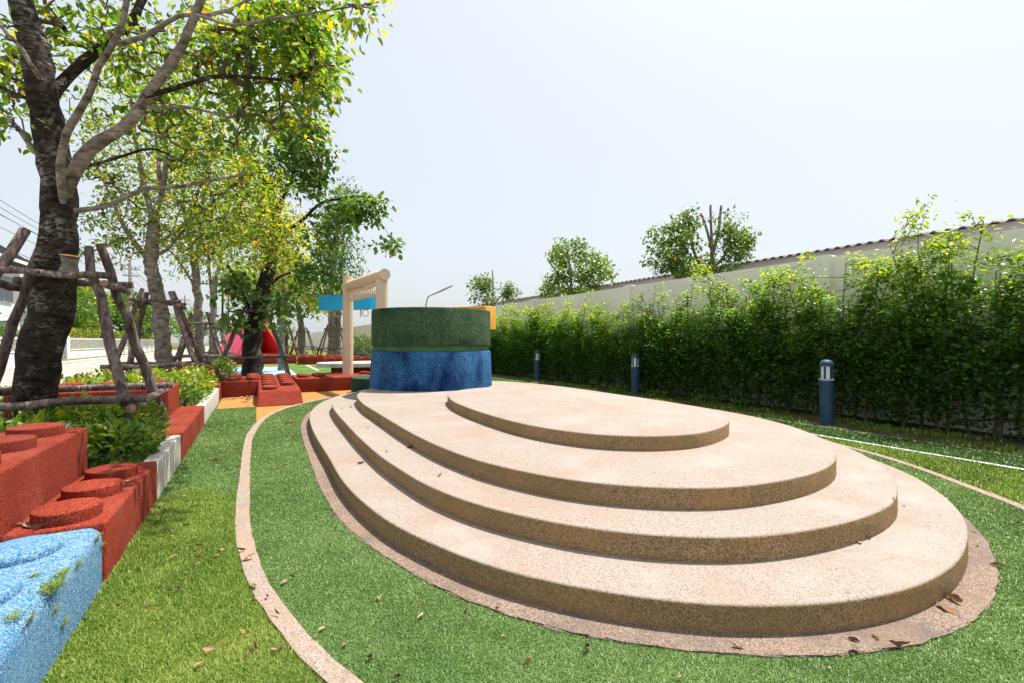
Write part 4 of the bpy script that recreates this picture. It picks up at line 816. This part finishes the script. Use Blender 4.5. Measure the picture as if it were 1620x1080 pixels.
def house(label, x0, y0, x1, y1, ze, zr, wins):
    cx, cy = (x0 + x1) / 2, (y0 + y1) / 2; e = empty('house', (cx, cy, 0), label, 'house')
    hx, hy = (x1 - x0) / 2, (y1 - y0) / 2
    box('wall', (0, 0, ze / 2), (2 * hx, 2 * hy, ze), M['white_wall'], e, 0.0)
    ox, oy = hx + 0.9, hy + 0.9; rl = max(0.5, oy - ox * 0.8)
    V = [(-ox, -oy, ze + .05), (ox, -oy, ze + .05), (ox, oy, ze + .05), (-ox, oy, ze + .05), (0, -rl, zr), (0, rl, zr)] + [(-ox, -oy, ze - .15), (ox, -oy, ze - .15), (ox, oy, ze - .15), (-ox, oy, ze - .15)]
    F = [(0, 1, 4), (1, 2, 5, 4), (2, 3, 5), (3, 0, 4, 5), (0, 6, 7, 1), (1, 7, 8, 2), (2, 8, 9, 3), (3, 9, 6, 0), (6, 9, 8, 7)]
    ro = link('roof', mesh('roof', V, F, M['roof_grey']), e)
    V, F = [], []          # ribs on the sheet roof facing the road
    for k in range(int(2 * oy / 0.45)):
        yy = -oy + 0.25 + k * 0.45; f_ = max(0.02, min(1, 1 - (abs(yy) - rl) / (oy - rl))) if abs(yy) > rl else 1.0
        a = np.array([ox, yy, ze + .05]); b = np.array([ox * (1 - f_), yy, ze + .05 + (zr - ze - .05) * f_]); up = np.array([0.03, 0, 0.06]); w_ = np.array([0, 0.04, 0]); q = len(V)
        V += [a - w_, a + w_, b + w_, b - w_, a - w_ + up, a + w_ + up, b + w_ + up, b - w_ + up]; F += [(q + 4, q + 5, q + 6, q + 7), (q, q + 4, q + 7, q + 3), (q + 1, q + 2, q + 6, q + 5)]
    rb = link('ribs', mesh('ribs', V, F, M['roof_grey']), ro); rb['kind'] = 'stuff'
    box('eave_trim', (ox + 0.03, 0, ze - 0.02), (0.06, 2 * oy + .1, 0.22), M['white_paint'], e, 0.01)
    for (y, z, wy, wz) in wins:
        wn = box('window', (hx + 0.03, y - cy, z), (0.10, wy, wz), M['white_paint'], e, 0.01)
        for s in (-1, 1): box('pane', (0.04, s * wy / 4, 0), (0.06, wy / 2 - 0.10, wz - 0.14), M['glass'], wn, 0.0)
    return e
house('white two storey house with a grey ribbed roof behind the near stretch of fence', -24, 32, -15.2, 47.2, 6.9, 10.8, [(44.6, 5.0, 2.6, 1.9), (38.5, 5.0, 2.6, 1.9), (44.6, 1.9, 2.6, 1.9), (38.5, 1.9, 2.6, 1.9)])
house('small grey roofed house half hidden by the garden trees down the street', -26, 74, -17.5, 88, 6.6, 9.8, [(78, 4.8, 2.2, 1.8), (84, 4.8, 2.2, 1.8)])
# utility poles and wires
def upole(y, label):
    e = empty('utility_pole', (-12.0, y, 0.0), label, 'utility pole', 'utility poles along the road')
    tube('shaft', [(0, 0, 0.1), (0, 0, 5), (0, 0, 10.2)], [0.19, 0.17, 0.13], M['pole'], e, 8)
    for z in (9.2, 8.5): box('crossarm', (0.1, 0, z), (1.5, 0.10, 0.12), M['pole'], e, 0.01)
    for z, s in ((9.32, -0.6), (9.32, 0.1), (9.32, 0.75), (8.62, -0.6), (8.62, 0.75)): tube('insulator', [(0.1 + s * 0.9, 0, z - 0.06), (0.1 + s * 0.9, 0, z + 0.02), (0.1 + s * 0.9, 0, z + 0.12)], 0.05, M['white_paint'], e, 8)
upole(64.0, 'grey concrete utility pole standing by the white fence'); upole(108, 'smaller grey utility pole farther down the street'); upole(20, 'grey utility pole out by the house side of the road')
for (x, z) in ((-0.44, 9.42), (0.19, 9.42), (0.77, 9.42), (-0.44, 8.72), (0.77, 8.72), (0.2, 7.4), (0.25, 7.1)):
    pts = []
    for ya, yb in ((-20, 20), (20, 64), (64, 108), (108, 150)):
        for t in np.linspace(0, 1, 14, endpoint=False): pts.append((-12.0 + 0.9 * x, ya + (yb - ya) * t, z - 1.1 * 4 * t * (1 - t)))
    o = tube('overhead_cable', pts, 0.014, M['wire'], None, 5); tag(o, 'thin black overhead cable strung between the utility poles', 'cable', 'overhead cables')
# garden trees and clipped hedge over the road
def auto_tree(name, label, x, y, h, r, n, L, m, tm, group, per=26, trunk=0.16):
    top = np.array([x, y, h * 0.75]); limbs = [([np.array([x, y, 0]), np.array([x + .1, y, h * .25]), np.array([x - .05, y + .1, h * .5]), top], trunk, trunk * .4)]
    for k in range(4):
        a = rng.uniform(0, 6.28); limbs.append(([np.array([x, y, h * .38]), np.array([x + math.cos(a) * r[0] * .35, y + math.sin(a) * r[1] * .35, h * .58]), np.array([x + math.cos(a) * r[0] * .65, y + math.sin(a) * r[1] * .65, h * .72])], trunk * .5, trunk * .2))
    cl = np.concatenate([blob_pts((x + rng.normal(0, .25) * r[0], y + rng.normal(0, .25) * r[1], h * f_), (r[0] * s, r[1] * s, r[2] * s), n // 3, 0.4) for f_, s in ((0.55, .95), (0.68, .85), (0.82, .6))])
    return tree(name, label, limbs, cl, m, L, per, tm, group, L * 2.6, 'bark_grey', 3, tsd=0.18, part_limbs=False)
gg = 'garden trees across the road'
auto_tree('garden_tree', 'dense mid green tree rising behind the white fence by the utility pole', -15.5, 56, 6.8, (2.4, 4.0, 2.6), 190, 0.34, 'leaf_dark', 0.6, gg)
auto_tree('garden_tree', 'yellow green tree behind the fence between the near trunk and the pole', -16.2, 63, 7.6, (2.6, 4.5, 2.8), 190, 0.36, 'leaf', 0.45, gg)
auto_tree('garden_tree', 'dark bushy tree past the utility pole across the road', -15.2, 76, 7.4, (2.6, 5.5, 2.8), 190, 0.42, 'leaf_dark', 0.5, gg)
auto_tree('garden_tree', 'tall dark tree farther along the opposite gardens', -14.6, 92, 7.5, (2.6, 4, 2.6), 100, 0.42, 'leaf_dark', 0.45, gg)
auto_tree('garden_tree', 'leafy tree in front of the white house wall', -14.4, 36.5, 3.6, (1.2, 2.6, 1.3), 90, 0.22, 'leaf_dark', 0.6, gg)
def hedge_box(label, y0, y1, h, tm):
    e = empty('clipped_hedge', (-13.6, (y0 + y1) / 2, 0), label, 'hedge', 'clipped hedges across the road')
    n = int((y1 - y0) * 260); f_ = rng.integers(3, size=n); p = np.c_[rng.uniform(-.5, .5, n), rng.uniform(-(y1 - y0) / 2, (y1 - y0) / 2, n), rng.uniform(0.2, h, n)]
    p[f_ == 0, 0] = 0.5; p[f_ == 1, 2] = h; p += rng.normal(0, .05, p.shape)
    ax = rng.normal(0, 1, p.shape); nm = rng.normal(0, .6, p.shape); nm[:, 2] += .7; L = 0.16 * (0.6 + .8 * rng.random(n))
    q = link('foliage', leaf_mesh('foliage', p, ax, nm, L, L * .55, tm + rng.normal(0, .15, n), M['leaf']), e); q['kind'] = 'stuff'
    box('core', (0, 0, h * .48), (0.8, y1 - y0 - .2, h * .92), M['soil'], e, 0.1)
hedge_box('clipped yellow green hedge behind the fence beside the gate', 47.5, 58, 2.35, 0.62); hedge_box('clipped green hedge behind the fence past the pole', 60, 86, 2.3, 0.55); hedge_box('low green hedge in front of the house wall', 33, 41, 2.0, 0.4)
# distant greenery closing the street and the lawn
gd = 'distant trees at the end of the street'
for k, (x, y, h) in enumerate(((-16, 150, 9), (-22, 165, 10), (-9, 190, 8), (-3, 205, 8), (4, 215, 8), (-30, 190, 11), (10, 200, 7), (-13, 128, 8), (1, 150, 5.0), (-4.0, 160, 5.5))):
    auto_tree('distant_tree', 'hazy green tree far off at the end of the street', x, y, h, (4, 5, 3.2), 42, 0.8, 'leaf_dark', 0.62, gd, 18, 0.3)
# car, lamp posts
cr = empty('parked_car', (-4.9, 86, 0.0), 'silver car parked far down the road', 'car')
prof = [(-2.1, .35), (-2.15, .75), (-1.5, .95), (-0.8, 1.45), (0.9, 1.5), (1.7, 1.0), (2.1, .9), (2.15, .4)]
V = [(s * (0.85 if z < 1.1 else 0.68), y, z) for s in (-1, 1) for y, z in prof]; k = len(prof)
F = [tuple(range(k)), tuple(range(k, 2 * k))[::-1]] + [(i, k + i, k + (i + 1) % k, (i + 1) % k) for i in range(k)]
link('body', mesh('body', V, F, M['car']), cr)
plate('windscreen', [np.array(q) for q in ((-0.70, -1.46, 0.99), (0.70, -1.46, 0.99), (0.6, -0.86, 1.43), (-0.6, -0.86, 1.43))], 0.02, M['glass'], cr, np.array([0, 0.0, -0.02]))
for s in (-1, 1):
    plate('side_window', [np.array(q) for q in ((s * 0.79, -1.2, 1.05), (s * 0.79, 1.4, 1.05), (s * 0.70, 0.9, 1.42), (s * 0.70, -0.75, 1.42))], 0.02, M['glass'], cr, np.array([-s * 0.012, 0, 0]))
    box('headlight', (s * 0.6, -2.12, 0.68), (0.3, 0.08, 0.16), M['diffuser'], cr, 0.02)
    for y in (-1.35, 1.35): tube('wheel', [(s * 0.62, y, 0.31), (s * 0.75, y, 0.31), (s * 0.87, y, 0.31)], 0.31, M['tyre'], cr, 20)
for (a, y, lb) in ((352, 40, 'black post standing beyond the double stemmed tree'), (361, 46, 'thinner black post to the far side of the double stemmed tree')):
    q = P(a, 570, y); e = empty('lamp_post', (q[0], q[1], 0), lb, 'lamp post', 'dark lamp posts by the road')
    tube('shaft', [(0, 0, 0), (0, 0, 3), (0, 0, 6.2)], [0.10, 0.09, 0.07], M['black'], e, 10)
    tube('arm', [(0, 0, 6.0), (-0.5, 0, 6.25), (-1.1, 0, 6.3)], 0.04, M['black'], e, 8)
    box('lantern', (-1.3, 0, 6.28), (0.5, 0.22, 0.10), M['black'], e, 0.02)
q = P(674, 560, 34); e = empty('street_lamp', (q[0], q[1], 0), 'street lamp with one angled arm above the drum', 'street lamp')
p0 = P(674, 482, 34) - np.array([q[0], q[1], 0]); p1 = P(677, 470, 34) - np.array([q[0], q[1], 0]); p2 = P(685, 466, 34) - np.array([q[0], q[1], 0]); p3 = P(716, 452, 34) - np.array([q[0], q[1], 0])
tube('pole', [(p0[0], p0[1], 0), (p0[0], p0[1], 2), p0, p1, p2], 0.055, M['pole'], e, 10)
tube('lamp_head', [p2, (p2 + p3) / 2, p3], [0.07, 0.10, 0.07], M['fascia'], e, 10)
# ================================================================== grass
s1, s2, s3, s4 = [closed_curve(q, 300, 2) for q in (STEP1, STEP2, STEP3, STEP4)]
def in_view(p, marg=0.35):
    x = p[:, 0] * CY - p[:, 1] * SY; Y = p[:, 0] * SY + p[:, 1] * CY
    return (Y > 1.2) & (np.abs(x) < Y * 1.1096 + marg + 0.3)
def blades(name, bounds, keep, dens, h, wd, m, tm, d0=3.0, pw=1.5, lean=0.6, tsd=0.2, z=0.012, seg2=True):
    x0, y0, x1, y1 = bounds; N = int((x1 - x0) * (y1 - y0) * dens)
    p = np.c_[rng.uniform(x0, x1, N), rng.uniform(y0, y1, N)]
    p = p[in_view(p)]; d = np.hypot(p[:, 0], p[:, 1])
    k = rng.random(len(p)) < np.minimum(1, (d0 / d) ** pw); p, d = p[k], d[k]
    k = keep(p); p, d = p[k], d[k]; n = len(p)
    s = np.maximum(1, d / d0) ** 0.8
    a = rng.uniform(0, 6.283, n); ln = np.abs(rng.normal(0, lean, n)); hh = h * (0.55 + 0.7 * rng.random(n)) * s ** 0.35
    dr_ = np.c_[np.cos(a), np.sin(a)]; sd = np.c_[-np.sin(a), np.cos(a)] * (wd * s * 0.5)[:, None] if np.ndim(s) else 0
    b = np.c_[p, np.full(n, z)]; tip = np.c_[p + dr_ * (hh * ln)[:, None], z + hh / np.sqrt(1 + ln ** 2 * 0.6)]
    sd3 = np.c_[sd, np.zeros(n)]
    mid = b * 0.45 + tip * 0.55; mid[:, 2] += hh * 0.14
    V = np.stack([b - sd3, b + sd3, mid + sd3 * 0.75, mid - sd3 * 0.75, tip], 1).reshape(-1, 3)
    i = np.arange(n)[:, None] * 5
    F = np.concatenate([i + np.array([[0, 1, 2]]), i + np.array([[0, 2, 3]]), i + np.array([[3, 2, 4]])], 0)
    patch = 0.09 * np.sin(p[:, 0] * 3.1 + 1.3 * np.sin(p[:, 1] * 1.7)) * np.sin(p[:, 1] * 2.3 + p[:, 0]) + 0.09 * np.sin(p[:, 0] * 9.1 + 2.3 * np.sin(p[:, 1] * 6.1)) * np.sin(p[:, 1] * 8.3 + 1.7 * np.sin(p[:, 0] * 7))
    o = link(name, mesh(name, V, F, M[m], None, False, np.repeat(np.clip(tm + patch + rng.normal(0, tsd, n), 0, 1), 5)))
    print(name, n); return o
ring_keep = lambda p: inside(bi, p) & ~inside(ap, p)
o = blades('turf_grass', (-0.1, 0.3, 7.1, 12.5), ring_keep, 40000, 0.012, 0.0027, 'blade_turf', 0.50, 2.4, 1.25, 1.1)
tag(o, 'short artificial turf in the ring round the stepped platform', 'turf', None, 'stuff')
o = blades('turf_grass', (-0.76, 4.7, 0.3, 11.3), lambda p: ~inside(bo, p) & (p[:, 1] > 5.05 + 0.18 * np.sin(p[:, 0] * 9) - np.abs(rng.normal(0, 0.14, len(p)))) & ((p[:, 0] < 0.0) | (p[:, 1] < 7)), 18000, 0.014, 0.0034, 'blade_turf', 0.48, 3.5, 1.0, 0.9, z=0.006)
tag(o, 'narrow artificial turf strip between the pale kerbs and the curved band', 'turf', None, 'stuff')
o = blades('lawn_grass', (-0.76, 0.5, 0.9, 5.5), lambda p: ~inside(bo, p) & (p[:, 1] < 4.95 + 0.18 * np.sin(p[:, 0] * 9) + np.abs(rng.normal(0, 0.14, len(p)))) & (rng.random(len(p)) < 0.72 + 0.5 * np.sin(p[:, 0] * 7 + 2 * np.sin(p[:, 1] * 4)) * np.sin(p[:, 1] * 6 + 1.5 * np.sin(p[:, 0] * 5))), 56000, 0.024, 0.0026, 'blade_lawn', 0.52, 2.4, 1.0, 1.0, 0.2, 0.005)
tag(o, 'yellow green lawn grass beside the blue brick', 'grass', None, 'stuff')
o = blades('lawn_grass', (4.6, 0.2, 7.2, 8.0), lambda p: ~inside(bo, p), 9000, 0.036, 0.005, 'blade_lawn', 0.48, 3.5, 1.0, 1.0, 0.2, 0.005)
tag(o, 'sunlit lawn strip between the curved band and the white line', 'grass', None, 'stuff')
o = blades('turf_grass', (7.27, 0.5, 8.03, 11.0), lambda p: p[:, 0] > 0, 8000, 0.030, 0.006, 'blade_turf', 0.22, 4.0, 1.0, 0.9, 0.15, 0.008)  # low blade tint: darker turf plus hedge shade painted in
tag(o, 'dark turf lane, hedge shade coloured in, between two white lines by the hedge', 'turf', None, 'stuff')
o = blades('verge_grass', (8.07, 0.5, 9.3, 15.0), lambda p: rng.random(len(p)) < 0.35 + 0.5 * np.sin(p[:, 0] * 5 + np.sin(p[:, 1] * 2.2) * 2), 2200, 0.045, 0.007, 'blade_lawn', 0.40, 4.0, 0.9, 0.9, 0.2, 0.010)
tag(o, 'thin patchy grass on the soil under the hedge', 'grass', None, 'stuff')
# tufts on the blue brick
for k, (px, py, n, sz, lb) in enumerate(((87, 925, 130, .085, 'largest moss green grass tuft on the blue brick'), (100, 906, 70, .06, 'grass tuft on top of the blue brick behind the largest one'), (155, 848, 36, .045, 'grass tuft at the far corner of the blue brick'), (160, 862, 30, .045, 'straw coloured tuft hanging over the blue brick corner'), (55, 910, 26, .04, 'small flat tuft alone on the blue brick top'), (88, 962, 40, .05, 'grass tuft on the blue brick side face'), (100, 985, 40, .05, 'lowest grass tuft on the blue brick side'), (22, 975, 30, .06, 'thin grass tuft near the edge of the blue brick'), (50, 975, 26, .05, 'wispy tuft on the blue brick rim'), (125, 890, 26, .05, 'pale tuft on the rim of the blue brick'))):
    zt = 0.352; dz = (py - 540) / FPX
    Y = (EYE - zt) / dz; q = P(px, py, Y)
    if q[0] > KU - 0.03:
        Y = (KU - 0.0) / ((px - 810) / FPX * CY + SY); q = P(px, py, Y)
    V, F, T = [], [], []; sz *= 0.75
    for j in range(n * 4):
        b = np.array([rng.normal(0, sz * .42), rng.normal(0, sz * .6), 0.0]); b[0] = min(b[0], KU - q[0] + 0.006) if q[2] > 0.34 else 0.0
        d = np.array([rng.normal(0.25, .5), rng.normal(0, .6), rng.uniform(0.15, .6)]) * sz * rng.uniform(.3, .8); sdv = np.array([-d[1], d[0], 0]); sdv = sdv / (np.linalg.norm(sdv) + 1e-6) * 0.0016
        i0 = len(V); V += [b - sdv, b + sdv, b + d]; F += [(i0, i0 + 1, i0 + 2)]; T += [np.clip(rng.normal(.5, .25), 0, 1)] * 3
    o = link('grass_tuft', mesh('grass_tuft', np.array(V), np.array(F), M['blade_lawn'], None, False, T), None, tuple(q)); tag(o, lb, 'grass tuft', 'grass tufts on the blue brick', 'stuff')

# ================================================================== fallen leaves
def dry_leaf(seed, curl, tint, twist=0.4, asp=0.5):
    r_ = np.random.default_rng(seed); nu, nv = 7, 4; V, F = [], []
    for i in range(nu):
        t = i / (nu - 1); w_ = asp * math.sin(math.pi * (0.06 + 0.9 * t)) ** 0.8 * 0.5
        for j in range(nv + 1):
            s = (j / nv - 0.5) * 2; a = s * curl + twist * (t - .5)
            yy = w_ * (math.sin(a) / max(curl, .1)); zz = w_ * (1 - math.cos(a)) / max(curl, .1) * 1.0 + 0.10 * curl * (t - 0.5) ** 2 * 2
            V.append((t - 0.5 + r_.normal(0, .02), yy + r_.normal(0, .03), zz * 1.5 + r_.normal(0, .04)))
    for i in range(nu - 1):
        for j in range(nv): a = i * (nv + 1) + j; F.append((a, a + 1, a + nv + 2, a + nv + 1))
    V = np.array(V); V[:, 2] -= V[:, 2].min()
    return mesh('fallen_leaf', V, np.array(F), M['dry_leaf'], None, True, np.clip(tint + r_.normal(0, .06, len(V)), 0, 1))
LV = [dry_leaf(k, c_, t, tw, asp) for k, (c_, t, tw, asp) in enumerate(((1.2, .35, .5, .55), (1.6, .25, .8, .5), (0.7, .6, .3, .5), (1.9, .5, .6, .6), (1.1, .65, .9, .45), (0.4, .45, .2, .55), (1.5, .05, .7, .6), (0.8, .8, .4, .4), (2.2, .3, .4, .3)))]
def surf_z(p):
    for q, z in ((s4, .589), (s3, .456), (s2, .309), (s1, .163)):
        if inside(q, p[None])[0]: return z + 0.002
    if inside(ap, p[None])[0]: return 0.026
    if inside(bo, p[None])[0] and not inside(bi, p[None])[0]: return 0.034
    return 0.028
def put_leaf(p, s, k=None, label='dry brown leaf lying curled on the ground', group='fallen leaves'):
    k = int(rng.integers(len(LV))) if k is None else k
    o = link('fallen_leaf', LV[k], None, (p[0], p[1], surf_z(np.array(p[:2]))), (rng.normal(0, .2), rng.normal(0, .2), rng.uniform(0, 6.28)), (s,) * 3)
    return tag(o, label, 'leaf', group)
def gp(px, py, z=0.02):
    Y = FPX * (EYE - z) / (py - 540); return P(px, py, Y)
for (px, py, z, s, k, lb) in ((458, 668, .02, .17, 7, 'pale folded leaf on the turf near the platform corner'), (1498, 962, .03, .10, 5, 'flat reddish leaf on the gravel apron below the steps'), (1508, 948, .03, .09, 3, 'curled tan leaf beside the flat reddish one on the apron'), (1424, 1022, .03, .09, 8, 'long rolled grey leaf at the apron edge'), (1168, 1022, .03, .055, 4, 'small folded brown leaf on the front of the apron'), (1577, 896, .02, .06, 0, 'leaf half on the apron at its outer curve'), (394, 880, .04, .075, 2, 'orange yellow leaf lying on the pale curved band'), (402, 924, .04, .05, 5, 'green fresh leaf lying on the pale curved band'), (381, 868, .04, .05, 1, 'dark curled leaf on the bend of the curved band'), (340, 730, .02, .10, 3, 'brown leaf on the turf strip by the smooth red brick')):
    put_leaf(gp(px, py, z), s, k, lb, None)
reg = [((170, 560), (650, 1070), 30), ((380, 850), (640, 1070), 12), ((1330, 1620), (760, 1060), 9), ((560, 1500), (930, 1075), 13), ((270, 380), (660, 900), 22)]
cnt = 0
for (xa, xb), (ya, yb), n in reg:
    j = 0
    while j < n:
        px, py = rng.uniform(xa, xb), rng.uniform(ya, yb); q = gp(px, py)
        if q[0] < KU + 0.05 or inside(s1, q[None, :2])[0] or inside(ap, q[None, :2])[0] and rng.random() < .5: 
            if rng.random() < .02: j += 1
            continue
        q2 = q[None, :2]
        if inside(ap, q2)[0]: lb = ('small dry leaf scrap on the gravel apron round the platform', 'fallen leaves on the apron')
        elif inside(bi, q2)[0]: lb = ('small dry brown leaf on the turf ring round the platform', 'fallen leaves on the turf ring')
        elif inside(bo, q2)[0]: lb = ('small dry leaf scrap lying on the pale curved band', 'fallen leaves on the band')
        elif q[0] > 4: lb = ('small dry leaf on the grass beyond the right band', 'fallen leaves beyond the band')
        elif q[1] > 5: lb = ('small dry brown leaf on the turf strip along the kerbs', 'fallen leaves on the turf strip')
        else: lb = ('small dry brown leaf on the lawn beside the blue and red bricks', 'fallen leaves on the lawn')
        put_leaf(q, rng.uniform(0.022, 0.048), None, *lb); j += 1
for (px, py, z, s) in ((541, 646, .309, .05), (555, 644, .309, .05), (582, 676, .309, .05), (571, 733, .163, .07), (649, 708, .309, .07), (1376, 852, .163, .045), (1360, 858, .163, .06), (1430, 800, .163, .03), (1414, 822, .163, .03), (612, 714, .309, .04), (695, 724, .456, .05)):
    put_leaf(gp(px, py, z), s, None, 'tiny dry leaf lying on a step of the platform', 'leaf scraps on the steps')
# litter in the corners of the red bricks and along the hedge
for (x, y, z) in ((-1.1, 3.98, .352), (-1.14, 4.42, .352), (-1.15, 4.46, .352), (-1.12, 4.86, .352), (-1.17, 4.9, .352), (-0.84, 4.42, .352), (-1.13, 3.62, .352), (-1.18, 3.66, .352), (-1.05, 3.56, .352)):
    o = link('fallen_leaf', LV[int(rng.integers(len(LV)))], None, (x, y, z), (0, 0, rng.uniform(0, 6)), (rng.uniform(.06, .11),) * 3); tag(o, 'dry leaf caught between the studs of the red brick', 'leaf', 'leaves caught on the red brick')
for k in range(46):
    p = np.array([rng.uniform(7.9, 9.2), rng.uniform(1.2, 14)]); o = link('fallen_leaf', LV[int(rng.choice([2, 4, 7, 5]))], None, (p[0], p[1], 0.03), (rng.normal(0, .2), 0, rng.uniform(0, 6)), (rng.uniform(.05, .11),) * 3)
    tag(o, 'pale dry leaf on the soil under the hedge', 'leaf', 'leaves under the hedge')
for k in range(12):
    p = (rng.uniform(-.7, -.05), rng.uniform(11.5, 13.4)); o = link('fallen_leaf', LV[int(rng.choice([2, 4, 7]))], None, (p[0], p[1], 0.01), (0, 0, rng.uniform(0, 6)), (rng.uniform(.1, .2),) * 3); tag(o, 'pale leaf drifted onto the orange floor by the bench', 'leaf', 'leaves on the orange floor')
